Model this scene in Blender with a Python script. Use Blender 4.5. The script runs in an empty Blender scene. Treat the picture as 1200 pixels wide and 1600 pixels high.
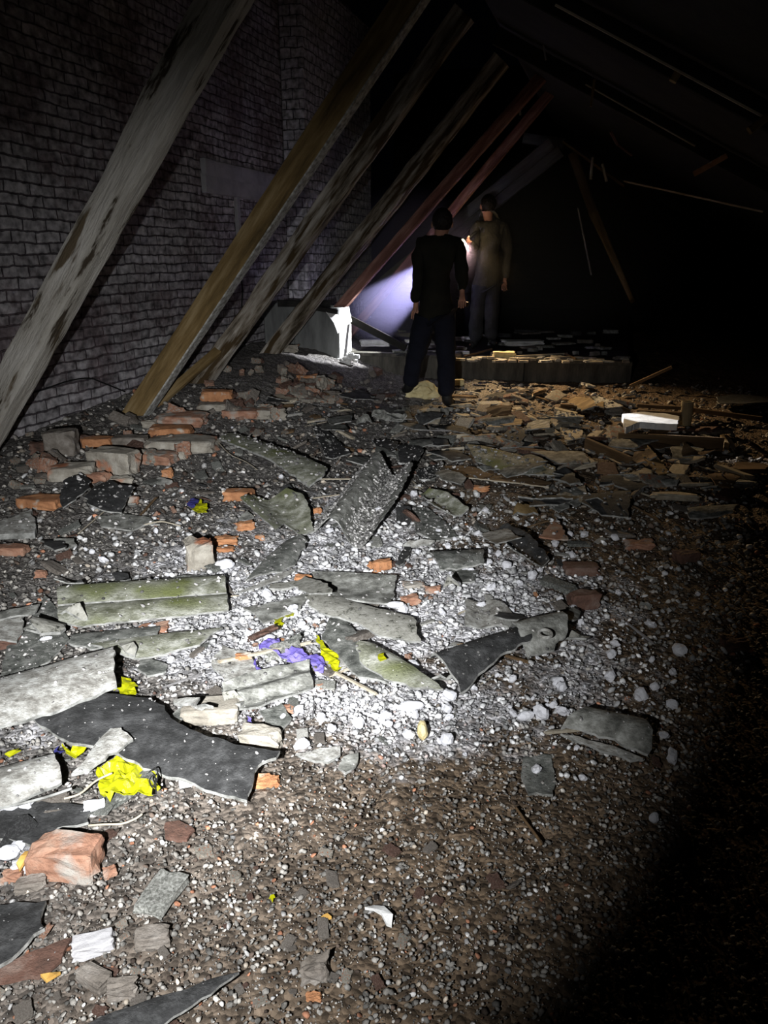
import bpy, bmesh, math, random
import numpy as np
from mathutils import Vector, Matrix, noise
from mathutils.geometry import delaunay_2d_cdt

random.seed(7)
RNG = np.random.default_rng(11)
scene = bpy.context.scene
COL = scene.collection

# ------------------------------------------------------------------ camera, world, lights
F = 1200.0                      # focal length in pixels of the 1200x1600 frame
CAM_H = 1.40
PITCH = math.atan(400.0 / F)    # horizon 400 px above the centre
CP, SP = math.cos(PITCH), math.sin(PITCH)
CAM = Vector((0, 0, CAM_H))
cd = bpy.data.cameras.new('camera'); cam = bpy.data.objects.new('camera', cd); COL.objects.link(cam)
cd.sensor_fit = 'VERTICAL'; cd.sensor_height = 24; cd.sensor_width = 18; cd.lens = 24 * F / 1600
cam.location = CAM; cam.rotation_euler = (math.pi / 2 - PITCH, 0, 0)
cd.clip_start = 0.02
scene.camera = cam

w = bpy.data.worlds.new('night'); scene.world = w; w.use_nodes = True
w.node_tree.nodes['Background'].inputs[0].default_value = (0.5, 0.6, 1.0, 1)
w.node_tree.nodes['Background'].inputs[1].default_value = 0.0003
scene.view_settings.view_transform = 'Standard'
scene.view_settings.look = 'None'
scene.view_settings.gamma = 1
scene.view_settings.exposure = 0.0
scene.view_settings.use_curve_mapping = False


def ray(px, py):
    cx, up = px - 600.0, 800.0 - py
    return Vector((cx, F * CP + up * SP, -F * SP + up * CP))


def spot(name, loc, target, power, color, angle, blend, radius):
    l = bpy.data.lights.new(name, 'SPOT'); l.energy = power; l.color = color
    l.spot_size = math.radians(angle); l.spot_blend = blend; l.shadow_soft_size = radius
    o = bpy.data.objects.new(name, l); COL.objects.link(o); o.location = loc
    o.rotation_euler = (Vector(target) - Vector(loc)).to_track_quat('-Z', 'Y').to_euler()
    return o


def aty(px, py, y):
    r = ray(px, py); return CAM + r * (y / r.y)


TORCH = aty(728, 376, 9.65)
# the photographer's own torch, held low on the left of the phone
spot('photographer_torch', (-0.34, 0.05, 1.22), tuple(CAM + ray(365, 950) * 0.004), 430, (0.97, 0.985, 1.0), 79, 1.0, 0.012)
spot('photographer_torch_core', (-0.34, 0.05, 1.22), tuple(CAM + ray(430, 890) * 0.004), 640, (0.97, 0.985, 1.0), 46, 1.0, 0.012)

# ------------------------------------------------------------------ building frame (rotated 16.7 degrees)
PSI = math.radians(16.7)
U = Vector((math.sin(PSI), math.cos(PSI), 0)); V = Vector((math.cos(PSI), -math.sin(PSI), 0)); Z = Vector((0, 0, 1))
W0 = Vector((-2.85, 5.3, 0))


def B(s, d, z): return W0 + U * s + V * d + Z * z
def sd(x, y):
    rx, ry = x - W0.x, y - W0.y
    return rx * U.x + ry * U.y, rx * V.x + ry * V.y


def sm(t): t = max(0.0, min(1.0, t)); return t * t * (3 - 2 * t)


KERB_S, KERB_Z = 4.62, 0.30


def Hbase(x, y):
    s, d = sd(x, y)
    pile = sm(1.35 - d / 1.5) * (0.10 + 0.26 * sm((s + 0.5) / 4.5))
    right = 0.05 * sm((d - 3.0) / 2.0) * sm((s + 1) / 3)
    kerb = 0.05 * sm((s - 3.6) / 1.0)
    n = noise.noise(Vector((x * 0.9, y * 0.9, 1.3))) * 0.03 + noise.noise(Vector((x * 2.7, y * 2.7, 4.1))) * 0.018
    amp = 0.35 + 0.65 * sm((y - 2.6) / 1.6)
    return pile + right + kerb + n * amp


def G(px, py, lift=0.0):
    """point where the sight line meets the rubble surface, lifted"""
    r = ray(px, py); z = 0.1
    for _ in range(14):
        t = (CAM_H - (z + lift)) / max(1e-6, -r.z)
        p = CAM + r * t
        z = Hbase(p.x, p.y)
    return p


# ------------------------------------------------------------------ object helpers
def tag(o, label=None, cat=None, group=None, kind=None):
    if label: o['label'] = label
    if cat: o['category'] = cat
    if group: o['group'] = group
    if kind: o['kind'] = kind
    return o


def link(name, me, parent=None, loc=None):
    o = bpy.data.objects.new(name, me); COL.objects.link(o)
    if loc is not None: o.location = loc
    if parent is not None: o.parent = parent
    return o


def empty(name, loc, label, cat, group=None):
    o = bpy.data.objects.new(name, None); COL.objects.link(o); o.location = loc
    return tag(o, label, cat, group)


def mesh_from(name, verts, faces, mats, smooth=False, mi=None):
    me = bpy.data.meshes.new(name)
    me.from_pydata([tuple(v) for v in verts], [], faces)
    for m in (mats if isinstance(mats, (list, tuple)) else [mats]): me.materials.append(m)
    if mi is not None: me.polygons.foreach_set('material_index', mi)
    if smooth: me.polygons.foreach_set('use_smooth', [True] * len(me.polygons))
    me.update()
    return me


# ------------------------------------------------------------------ materials
def ramp_set(r, stops):
    e = r.color_ramp.elements
    while len(e) > 1: e.remove(e[-1])
    e[0].position, e[0].color = stops[0][0], (*stops[0][1], 1)
    for p, c in stops[1:]:
        x = e.new(p); x.color = (*c, 1)


def mat(name, stops, scale=6, rough=0.9, bump=0.3, bscale=60, detail=8, stretch=(1, 1, 1), spots=None, dist=0.01,
        metallic=0, coat=0, kind='noise', transl=0):
    m = bpy.data.materials.new(name); m.use_nodes = True
    nt = m.node_tree; N = nt.nodes; L = nt.links
    b = N['Principled BSDF']; b.inputs['Roughness'].default_value = rough; b.inputs['Metallic'].default_value = metallic
    b.inputs['Specular IOR Level'].default_value = 0.25 + coat
    tc = N.new('ShaderNodeTexCoord'); mp = N.new('ShaderNodeMapping'); mp.inputs['Scale'].default_value = stretch
    oi = N.new('ShaderNodeObjectInfo'); ad = N.new('ShaderNodeVectorMath'); ad.operation = 'ADD'
    cx = N.new('ShaderNodeCombineXYZ'); mu = N.new('ShaderNodeMath'); mu.operation = 'MULTIPLY'; mu.inputs[1].default_value = 37
    L.new(oi.outputs['Random'], mu.inputs[0]); L.new(mu.outputs[0], cx.inputs[0]); L.new(mu.outputs[0], cx.inputs[1])
    L.new(tc.outputs['Object'], ad.inputs[0]); L.new(cx.outputs[0], ad.inputs[1]); L.new(ad.outputs[0], mp.inputs[0])
    n1 = N.new('ShaderNodeTexNoise'); n1.inputs['Scale'].default_value = scale; n1.inputs['Detail'].default_value = detail
    n1.inputs['Roughness'].default_value = 0.65
    L.new(mp.outputs[0], n1.inputs['Vector'])
    r = N.new('ShaderNodeValToRGB'); ramp_set(r, stops); L.new(n1.outputs['Fac'], r.inputs[0])
    out = r.outputs[0]
    if spots:      # (colour, scale, lo, hi): patches with a shape of their own
        n2 = N.new('ShaderNodeTexNoise'); n2.inputs['Scale'].default_value = spots[1]; n2.inputs['Detail'].default_value = 5
        L.new(mp.outputs[0], n2.inputs['Vector'])
        mr = N.new('ShaderNodeMapRange'); mr.inputs[1].default_value = spots[2]; mr.inputs[2].default_value = spots[3]
        L.new(n2.outputs['Fac'], mr.inputs[0])
        mx = N.new('ShaderNodeMix'); mx.data_type = 'RGBA'
        L.new(mr.outputs[0], mx.inputs[0]); L.new(out, mx.inputs[6]); mx.inputs[7].default_value = (*spots[0], 1)
        out = mx.outputs[2]
    L.new(out, b.inputs['Base Color'])
    n3 = N.new('ShaderNodeTexNoise'); n3.inputs['Scale'].default_value = bscale; n3.inputs['Detail'].default_value = 6
    n3.inputs['Roughness'].default_value = 0.7
    L.new(mp.outputs[0], n3.inputs['Vector'])
    bp = N.new('ShaderNodeBump'); bp.inputs['Strength'].default_value = bump; bp.inputs['Distance'].default_value = dist
    L.new(n3.outputs['Fac'], bp.inputs['Height']); L.new(bp.outputs[0], b.inputs['Normal'])
    return m


g = lambda v: (v, v, v)
M = {}
M['cement'] = mat('weathered_cement_sheet', [(0.36, (.10, .10, .09)), (0.5, (.25, .25, .225)), (0.63, (.45, .45, .42))], 18, bump=.6, bscale=90)
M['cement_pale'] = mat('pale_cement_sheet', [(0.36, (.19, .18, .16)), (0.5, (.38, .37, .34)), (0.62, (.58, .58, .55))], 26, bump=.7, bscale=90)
M['cement_moss'] = mat('mossy_cement_sheet', [(0.34, (.12, .125, .08)), (0.48, (.28, .285, .22)), (0.62, (.52, .52, .46))], 16, bump=.9, bscale=80,
                       spots=((.17, .19, .07), 4, .52, .66))
M['cement_speck'] = mat('speckled_cement_sheet', [(0.34, (.05, .05, .04)), (0.42, (.27, .265, .23)), (0.7, (.42, .41, .37))], 38, detail=3, bump=.5, bscale=80)
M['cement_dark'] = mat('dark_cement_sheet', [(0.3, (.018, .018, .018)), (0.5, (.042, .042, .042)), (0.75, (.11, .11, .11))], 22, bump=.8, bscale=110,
                       spots=((.14, .14, .14), 9, .62, .8))
M['cement_grey'] = mat('grey_cement_sheet', [(0.35, (.055, .057, .052)), (0.5, (.15, .155, .14)), (0.64, (.30, .30, .28))], 20, bump=.7, bscale=90)
M['cement_edge'] = mat('broken_cement_edge', [(0.35, (.12, .12, .11)), (0.65, (.42, .42, .40))], 20, bump=.5)
M['brick'] = mat('orange_brick', [(0.3, (.20, .10, .065)), (0.5, (.36, .19, .125)), (0.7, (.46, .31, .23))], 12, bump=.7, bscale=70,
                 spots=((.38, .35, .31), 9, .52, .64))
M['brick_bright'] = mat('bright_orange_brick', [(0.3, (.30, .13, .06)), (0.6, (.52, .25, .12))], 14, bump=.7, bscale=70,
                        spots=((.55, .5, .42), 12, .58, .68))
M['brick_mortar'] = mat('mortar_covered_brick', [(0.3, (.19, .17, .14)), (0.5, (.34, .31, .26)), (0.7, (.5, .47, .41))], 11, bump=.8, bscale=60,
                        spots=((.42, .17, .09), 6, .56, .66))
M['brick_dirty'] = mat('dirty_brick', [(0.3, (.05, .035, .028)), (0.5, (.14, .075, .055)), (0.7, (.23, .17, .14))], 11, bump=.8, bscale=60)
M['stone'] = mat('rubble_stone', [(0.3, (.1, .085, .07)), (0.5, (.2, .175, .15)), (0.7, (.33, .3, .27))], 14, bump=.8, bscale=70)
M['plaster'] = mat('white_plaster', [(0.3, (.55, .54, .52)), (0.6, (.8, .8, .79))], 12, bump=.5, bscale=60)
M['white'] = mat('white_crumb', [(0.3, (.62, .62, .66)), (0.6, (.86, .86, .9))], 20, bump=.5, bscale=120)
M['wood_white'] = mat('flaking_pale_wood', [(0.385, (.06, .045, .03)), (0.43, (.42, .39, .34)), (0.7, (.66, .63, .58))], 4.5, bump=1.0, bscale=22,
                      stretch=(0.35, 2.2, 2.2), dist=.02, spots=((.12, .09, .055), 5, .61, .66))
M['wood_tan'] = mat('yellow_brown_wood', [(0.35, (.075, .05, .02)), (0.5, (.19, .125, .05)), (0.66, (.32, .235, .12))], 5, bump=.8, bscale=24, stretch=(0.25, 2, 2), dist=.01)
M['wood_bark'] = mat('barky_wood', [(0.38, (.05, .036, .02)), (0.47, (.26, .22, .17)), (0.64, (.58, .54, .48))], 5, bump=1.0, bscale=24,
                     stretch=(0.3, 2.2, 2.2), dist=.025, spots=((.07, .045, .02), 6, .52, .6))
M['wood_red'] = mat('reddish_wood', [(0.35, (.07, .03, .025)), (0.5, (.20, .095, .075)), (0.68, (.40, .24, .20))], 5, bump=.6, bscale=24, stretch=(0.25, 2, 2))
M['wood_grey'] = mat('grey_wood', [(0.3, (.12, .11, .11)), (0.5, (.26, .25, .25)), (0.7, (.4, .39, .39))], 5, bump=.8, bscale=24, stretch=(0.25, 2, 2))
M['wood_brown'] = mat('brown_wood', [(0.3, (.06, .035, .018)), (0.5, (.16, .10, .05)), (0.7, (.28, .19, .11))], 5, bump=.8, bscale=24, stretch=(0.25, 2, 2))
M['splinter'] = mat('pale_splinter', [(0.3, (.3, .25, .18)), (0.7, (.55, .5, .4))], 9, bump=.3)
M['char'] = mat('charred_board', [(0.3, (.008, .008, .008)), (0.7, (.03, .028, .026))], 12, bump=.8, bscale=40)
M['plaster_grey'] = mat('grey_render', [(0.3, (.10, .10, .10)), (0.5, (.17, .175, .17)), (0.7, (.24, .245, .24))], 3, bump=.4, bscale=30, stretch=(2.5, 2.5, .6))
M['concrete'] = mat('kerb_concrete', [(0.3, (.035, .033, .028)), (0.5, (.075, .07, .06)), (0.7, (.13, .12, .10))], 5, bump=.6, bscale=40, stretch=(2, 2, .5))
M['lintel'] = mat('lintel_concrete', [(0.3, (.30, .29, .30)), (0.6, (.46, .45, .46))], 5, bump=.5, bscale=40)
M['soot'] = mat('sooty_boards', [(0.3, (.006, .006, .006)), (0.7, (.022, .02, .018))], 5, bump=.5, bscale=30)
M['wire'] = mat('black_wire', [(0.3, (.01, .01, .01)), (0.7, (.02, .02, .02))], 5, bump=.1)
M['yellow'] = mat('yellow_film', [(0.3, (.26, .265, .003)), (0.7, (.46, .47, .008))], 5, rough=.35, bump=.35, bscale=30, coat=.3, spots=((.30, .32, .02), 18, .62, .7))
M['purple'] = mat('violet_cloth', [(0.3, (.10, .07, .34)), (0.7, (.26, .22, .58))], 12, rough=.7, bump=.5, bscale=40)
M['blue'] = mat('dark_blue_film', [(0.3, (.03, .03, .16)), (0.7, (.08, .08, .3))], 12, rough=.5, bump=.5, bscale=40)
M['cream'] = mat('cream_foam', [(0.3, (.55, .45, .22)), (0.7, (.82, .72, .42))], 14, rough=.8, bump=.7, bscale=30)
M['jacket'] = mat('dark_olive_jacket', [(0.3, (.007, .0065, .004)), (0.7, (.017, .015, .009))], 8, bump=.5, bscale=14, dist=.03)
M['jacket_tan'] = mat('tan_jacket', [(0.3, (.05, .045, .032)), (0.7, (.10, .09, .065))], 8, bump=.5, bscale=14, dist=.03)
M['trousers'] = mat('navy_trousers', [(0.3, (.003, .0035, .008)), (0.7, (.008, .009, .018))], 8, bump=.5, bscale=14, dist=.03)
M['trousers_grey'] = mat('grey_trousers', [(0.3, (.025, .026, .03)), (0.7, (.055, .055, .06))], 8, bump=.5, bscale=14, dist=.03)
M['boots'] = mat('black_boots', [(0.3, (.008, .008, .008)), (0.7, (.02, .02, .02))], 8, rough=.6, bump=.2)
M['skin'] = mat('skin', [(0.3, (.42, .20, .13)), (0.7, (.52, .27, .19))], 8, rough=.55, bump=.1)
M['hair'] = mat('dark_hair', [(0.3, (.008, .006, .005)), (0.7, (.02, .015, .012))], 30, rough=.6, bump=.6, bscale=80)
M['metal'] = mat('black_torch_metal', [(0.3, (.02, .02, .02)), (0.7, (.04, .04, .04))], 8, rough=.4, metallic=.8, bump=.1)
M['pipe'] = mat('old_pale_pipe', [(0.3, (.26, .21, .12)), (0.7, (.42, .36, .24))], 8, bump=.4)
M['leaf'] = mat('dry_yellow_leaf', [(0.3, (.45, .24, .05)), (0.7, (.68, .42, .12))], 20, bump=.3)


def glow_mat(name, col, s):
    m = bpy.data.materials.new(name); m.use_nodes = True
    b = m.node_tree.nodes['Principled BSDF']; b.inputs['Emission Color'].default_value = (*col, 1)
    b.inputs['Emission Strength'].default_value = s; b.inputs['Base Color'].default_value = (*col, 1)
    return m


M['lens'] = glow_mat('lit_torch_lens', (1.0, .9, .6), 4.0)


def brick_wall_mat(name, bw, bh, c_lo, c_hi, dark, worn):
    m = bpy.data.materials.new(name); m.use_nodes = True
    nt = m.node_tree; N = nt.nodes; L = nt.links
    b = N['Principled BSDF']; b.inputs['Roughness'].default_value = .92; b.inputs['Specular IOR Level'].default_value = .2
    tc = N.new('ShaderNodeTexCoord'); sp = N.new('ShaderNodeSeparateXYZ'); cb = N.new('ShaderNodeCombineXYZ')
    L.new(tc.outputs['Object'], sp.inputs[0])
    sx = N.new('ShaderNodeMath'); sx.operation = 'ADD'; L.new(sp.outputs[0], sx.inputs[0]); L.new(sp.outputs[1], sx.inputs[1])
    L.new(sx.outputs[0], cb.inputs[0]); L.new(sp.outputs[2], cb.inputs[1])
    nd = N.new('ShaderNodeTexNoise'); nd.inputs['Scale'].default_value = 5.0; nd.inputs['Detail'].default_value = 9; nd.inputs['Roughness'].default_value = .6; L.new(cb.outputs[0], nd.inputs['Vector'])
    sc = N.new('ShaderNodeVectorMath'); sc.operation = 'SCALE'; sc.inputs['Scale'].default_value = .06; L.new(nd.outputs['Color'], sc.inputs[0])
    av = N.new('ShaderNodeVectorMath'); av.operation = 'ADD'; L.new(cb.outputs[0], av.inputs[0]); L.new(sc.outputs[0], av.inputs[1])
    br = N.new('ShaderNodeTexBrick'); L.new(av.outputs[0], br.inputs['Vector'])
    br.inputs['Scale'].default_value = 1; br.inputs['Brick Width'].default_value = bw; br.inputs['Row Height'].default_value = bh
    br.inputs['Mortar Size'].default_value = .008; br.inputs['Mortar Smooth'].default_value = .6; br.inputs['Bias'].default_value = 0
    br.inputs['Color1'].default_value = (*c_lo, 1); br.inputs['Color2'].default_value = (*c_hi, 1); br.inputs['Mortar'].default_value = (*dark, 1)
    br.offset_frequency = 2
    n2 = N.new('ShaderNodeTexNoise'); n2.inputs['Scale'].default_value = 1.4; n2.inputs['Detail'].default_value = 10; n2.inputs['Roughness'].default_value = .72
    L.new(cb.outputs[0], n2.inputs['Vector'])
    mr = N.new('ShaderNodeMapRange'); mr.inputs[1].default_value = .46; mr.inputs[2].default_value = .60; mr.inputs[4].default_value = .75
    L.new(n2.outputs['Fac'], mr.inputs[0])
    mx = N.new('ShaderNodeMix'); mx.data_type = 'RGBA'; L.new(mr.outputs[0], mx.inputs[0]); L.new(br.outputs['Color'], mx.inputs[6]); mx.inputs[7].default_value = (*worn, 1)
    n4 = N.new('ShaderNodeTexNoise'); n4.inputs['Scale'].default_value = 14; n4.inputs['Detail'].default_value = 6; L.new(cb.outputs[0], n4.inputs['Vector'])
    mr4 = N.new('ShaderNodeMapRange'); mr4.inputs[1].default_value = .3; mr4.inputs[2].default_value = .7; mr4.inputs[3].default_value = .3; mr4.inputs[4].default_value = 1.6
    L.new(n4.outputs['Fac'], mr4.inputs[0])
    vm = N.new('ShaderNodeVectorMath'); vm.operation = 'SCALE'; L.new(mx.outputs[2], vm.inputs[0]); L.new(mr4.outputs[0], vm.inputs['Scale'])
    L.new(vm.outputs[0], b.inputs['Base Color'])
    n3 = N.new('ShaderNodeTexNoise'); n3.inputs['Scale'].default_value = 35; n3.inputs['Detail'].default_value = 6; L.new(cb.outputs[0], n3.inputs['Vector'])
    b1 = N.new('ShaderNodeBump'); b1.inputs['Strength'].default_value = .5; b1.inputs['Distance'].default_value = .01; L.new(n3.outputs['Fac'], b1.inputs['Height'])
    b2 = N.new('ShaderNodeBump'); b2.invert = True; b2.inputs['Strength'].default_value = 1; b2.inputs['Distance'].default_value = .02
    L.new(br.outputs['Fac'], b2.inputs['Height']); L.new(b1.outputs[0], b2.inputs['Normal']); L.new(b2.outputs[0], b.inputs['Normal'])
    return m


M['wall'] = brick_wall_mat('whitewashed_brick', .27, .083, (.34, .32, .33), (.50, .475, .49), (.10, .085, .095), (.13, .09, .095))
M['pier'] = brick_wall_mat('whitewashed_pier_brick', .17, .112, (.58, .56, .60), (.74, .72, .77), (.09, .085, .10), (.42, .40, .44))
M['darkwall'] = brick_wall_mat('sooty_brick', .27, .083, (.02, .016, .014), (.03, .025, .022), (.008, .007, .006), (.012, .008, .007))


def attr_mat(name, rough=.95, vscale=70, bump=.8):
    """gravelly surface whose colour comes from the stones' own colour attribute"""
    m = bpy.data.materials.new(name); m.use_nodes = True
    nt = m.node_tree; N = nt.nodes; L = nt.links
    b = N['Principled BSDF']; b.inputs['Roughness'].default_value = rough; b.inputs['Specular IOR Level'].default_value = .2
    at = N.new('ShaderNodeAttribute'); at.attribute_name = 'Col'
    tc = N.new('ShaderNodeTexCoord')
    vo = N.new('ShaderNodeTexVoronoi'); vo.inputs['Scale'].default_value = vscale; L.new(tc.outputs['Object'], vo.inputs['Vector'])
    n = N.new('ShaderNodeTexNoise'); n.inputs['Scale'].default_value = 26; n.inputs['Detail'].default_value = 9; n.inputs['Roughness'].default_value = .75
    L.new(tc.outputs['Object'], n.inputs['Vector'])
    hs = N.new('ShaderNodeSeparateColor'); L.new(vo.outputs['Color'], hs.inputs[0])
    mr = N.new('ShaderNodeMapRange'); mr.inputs[3].default_value = .45; mr.inputs[4].default_value = 1.7; L.new(hs.outputs[0], mr.inputs[0])
    mr2 = N.new('ShaderNodeMapRange'); mr2.inputs[1].default_value = .35; mr2.inputs[2].default_value = .65; mr2.inputs[3].default_value = .45; mr2.inputs[4].default_value = 1.4
    L.new(n.outputs['Fac'], mr2.inputs[0])
    mm = N.new('ShaderNodeMath'); mm.operation = 'MULTIPLY'; L.new(mr.outputs[0], mm.inputs[0]); L.new(mr2.outputs[0], mm.inputs[1])
    vm = N.new('ShaderNodeVectorMath'); vm.operation = 'SCALE'; L.new(at.outputs['Color'], vm.inputs[0]); L.new(mm.outputs[0], vm.inputs['Scale'])
    L.new(vm.outputs[0], b.inputs['Base Color'])
    ad = N.new('ShaderNodeMath'); ad.operation = 'SUBTRACT'; L.new(n.outputs['Fac'], ad.inputs[0]); L.new(vo.outputs['Distance'], ad.inputs[1])
    bp = N.new('ShaderNodeBump'); bp.inputs['Strength'].default_value = bump; bp.inputs['Distance'].default_value = .012; L.new(ad.outputs[0], bp.inputs['Height'])
    L.new(bp.outputs[0], b.inputs['Normal'])
    return m


M['ground'] = attr_mat('rubble_floor')
M['gravel'] = attr_mat('gravel_stones', vscale=25, bump=.3)

# ------------------------------------------------------------------ where the white crumbs lie (real deposits, in world space)
DUST = []   # (x, y, radius_x, radius_y, weight)
for px, py, rx, ry, wt in [(400, 945, 150, 60, 1.0), (560, 870, 150, 50, .8), (640, 960, 190, 55, .8), (800, 930, 120, 55, .8),
                           (560, 1090, 140, 45, .75), (720, 1110, 130, 40, .55), (880, 1040, 90, 60, .35), (640, 1170, 110, 30, .4),
                           (310, 870, 90, 30, .5), (560, 800, 120, 30, .6), (350, 1030, 110, 30, .7), (30, 1330, 60, 40, .4),
                           (60, 1120, 60, 30, .4), (330, 1100, 80, 25, .35)]:
    c = G(px, py); a = G(px + rx, py); b_ = G(px, py - ry)
    DUST.append((c.x, c.y, (a - c).length, abs(b_.y - c.y), wt))


def dust(x, y):
    v = 0
    for cx, cy, rx, ry, wt in DUST:
        q = ((x - cx) / rx) ** 2 + ((y - cy) / ry) ** 2
        if q < 6: v += wt * math.exp(-q)
    return min(1.0, v)


# ------------------------------------------------------------------ the floor (rubble surface)
def build_floor():
    nr, nc = 430, 450
    rs = [0.25 * (15.0 / 0.25) ** (i / (nr - 1)) for i in range(nr)]
    cs = [math.radians(-58 + 130 * j / (nc - 1)) for j in range(nc)]
    verts, cols = [], []
    for r in rs:
        for a in cs:
            x, y = r * math.sin(a), r * math.cos(a) + 0.5
            f = sm((y - 2.4) / 1.8)
            p = Vector((x, y, 0))
            d, _ = noise.voronoi(p * 9.0)
            d2, _ = noise.voronoi(p * 26.0)
            h = Hbase(x, y)
            h += (0.014 + .016 * f) * (d[1] - d[0]) - 0.012
            h += 0.007 * (d2[1] - d2[0]) + 0.010 * noise.fractal(p * 7, 1.0, 2.0, 4)
            verts.append((x, y, h))
            u = dust(x, y)
            nn = noise.fractal(p * 5, 1.0, 2.0, 5) + .6 * noise.fractal(p * 22, 1.0, 2.0, 3)
            k = max(0, min(1, u * 1.7 + nn * 1.1 - .22)) if u > .04 else 0
            k *= .85
            t = .5 + .5 * noise.noise(p * 1.3 + Vector((3, 3, 3)))
            base = Vector((.185, .177, .168)).lerp(Vector((.125, .112, .102)), t)
            s_, d_ = sd(x, y)
            base = base.lerp(Vector((.13, .092, .06)), sm((d_ - 2.6) / 1.5))
            c = base.lerp(Vector((.62, .615, .64)), k)
            cols.extend((c.x, c.y, c.z, 1))
    faces = [(i * nc + j, i * nc + j + 1, (i + 1) * nc + j + 1, (i + 1) * nc + j) for i in range(nr - 1) for j in range(nc - 1)]
    faces = [f[::-1] for f in faces]
    me = mesh_from('floor', verts, faces, M['ground'], smooth=False)
    ca = me.color_attributes.new('Col', 'FLOAT_COLOR', 'POINT'); ca.data.foreach_set('color', cols)
    o = link('floor', me); tag(o, kind='structure')
    return o


build_floor()


# ------------------------------------------------------------------ boxes in the building frame
def bframe_box(name, s0, s1, d0, d1, z0, z1, m, parent=None, kind=None, res=None):
    """box in building coordinates; the object is rotated so local x runs along the wall"""
    bm = bmesh.new(); bmesh.ops.create_cube(bm, size=1)
    ls, ld, lz = s1 - s0, d1 - d0, z1 - z0
    for v in bm.verts: v.co = Vector((v.co.x * ls, v.co.y * ld, v.co.z * lz))
    bmesh.ops.bevel(bm, geom=list(bm.edges), offset=min(ls, ld, lz) * .04, segments=1, affect='EDGES')
    me = bpy.data.meshes.new(name); bm.to_mesh(me); bm.free(); me.materials.append(m)
    c = B((s0 + s1) / 2, (d0 + d1) / 2, (z0 + z1) / 2)
    o = bpy.data.objects.new(name, me); COL.objects.link(o)
    R = Matrix((U, -V, Z)).transposed().to_4x4()
    o.matrix_world = Matrix.Translation(c) @ R
    if kind: o['kind'] = kind
    if parent is not None:
        mw = o.matrix_world.copy(); o.parent = parent; o.matrix_parent_inverse = Matrix.Translation(-parent.location); o.matrix_basis = mw
    return o


def rough_wall(name, s0, s1, d, z0, z1, thick, m, res=.09, amp=.012):
    """brick wall with an uneven face (towards +d), in building coordinates"""
    ns, nz = int((s1 - s0) / res), int((z1 - z0) / res)
    vs, fs = [], []
    for i in range(ns + 1):
        for j in range(nz + 1):
            s = s0 + (s1 - s0) * i / ns; z = z0 + (z1 - z0) * j / nz
            o = amp * noise.fractal(Vector((s * 1.6, z * 2.2, d)), 1, 2, 4)
            vs.append((s - s0, -o, z - z0))
    def id_(i, j): return i * (nz + 1) + j
    for i in range(ns):
        for j in range(nz): fs.append((id_(i, j), id_(i + 1, j), id_(i + 1, j + 1), id_(i, j + 1)))
    n0 = len(vs)
    for (x, z) in ((0, 0), (s1 - s0, 0), (s1 - s0, z1 - z0), (0, z1 - z0)): vs.append((x, thick, z))
    fs.append((n0, n0 + 3, n0 + 2, n0 + 1))
    fs.append(tuple([id_(i, nz) for i in range(ns + 1)]) + (n0 + 2, n0 + 3))
    fs.append(tuple([id_(i, 0) for i in range(ns, -1, -1)]) + (n0, n0 + 1))
    fs.append(tuple([id_(0, j) for j in range(nz + 1)]) + (n0 + 3, n0))
    fs.append(tuple([id_(ns, j) for j in range(nz, -1, -1)]) + (n0 + 1, n0 + 2))
    me = mesh_from(name, vs, fs, m)
    o = link(name, me)
    o.matrix_world = Matrix.Translation(B(s0, d, z0)) @ Matrix((U, -V, Z)).transposed().to_4x4()
    o['kind'] = 'structure'
    return o


def s_at(px, py, d):
    r = ray(px, py); return sd(*(CAM + r * (V.dot(B(0, d, 0) - CAM) / V.dot(r))).xy)[0]


pier_d = .30
s_a = s_at(478, 300, pier_d); s_b = s_at(580, 380, pier_d)
# wall of the neighbouring building on the left, and the pier that steps out of it
rough_wall('wall_left', -6.0, s_b, 0.0, -.3, 5.2, .35, M['wall'])

pier = rough_wall('wall_pier', s_a, s_b, pier_d, 0, 4.6, pier_d - .02, M['pier'])
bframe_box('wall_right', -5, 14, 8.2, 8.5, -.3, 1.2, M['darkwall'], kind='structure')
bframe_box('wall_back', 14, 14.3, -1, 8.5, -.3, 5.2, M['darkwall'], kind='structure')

# ------------------------------------------------------------------ raised platform with its kerb
KD0, KD1 = 1.14, 4.42
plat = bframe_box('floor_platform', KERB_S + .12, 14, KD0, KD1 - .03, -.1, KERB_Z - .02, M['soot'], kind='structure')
RIDGE_D, RIDGE_Z = 3.06, 3.12
kerb = empty('concrete_kerb', B(KERB_S, (KD0 + KD1) / 2, 0), 'long low grey concrete kerb crossing behind the standing people', 'kerb')
joints = [KD0, 1.9, 2.42, 3.25, KD1]
for k in range(4):
    bframe_box('kerb_block', KERB_S, KERB_S + .14, joints[k] + .004, joints[k + 1] - .004, -.1, KERB_Z - .035, M['concrete'], kerb)
    bframe_box('coping', KERB_S - .02, KERB_S + .15, joints[k], joints[k + 1] - .002, KERB_Z - .035, KERB_Z, M['concrete'], kerb)


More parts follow.
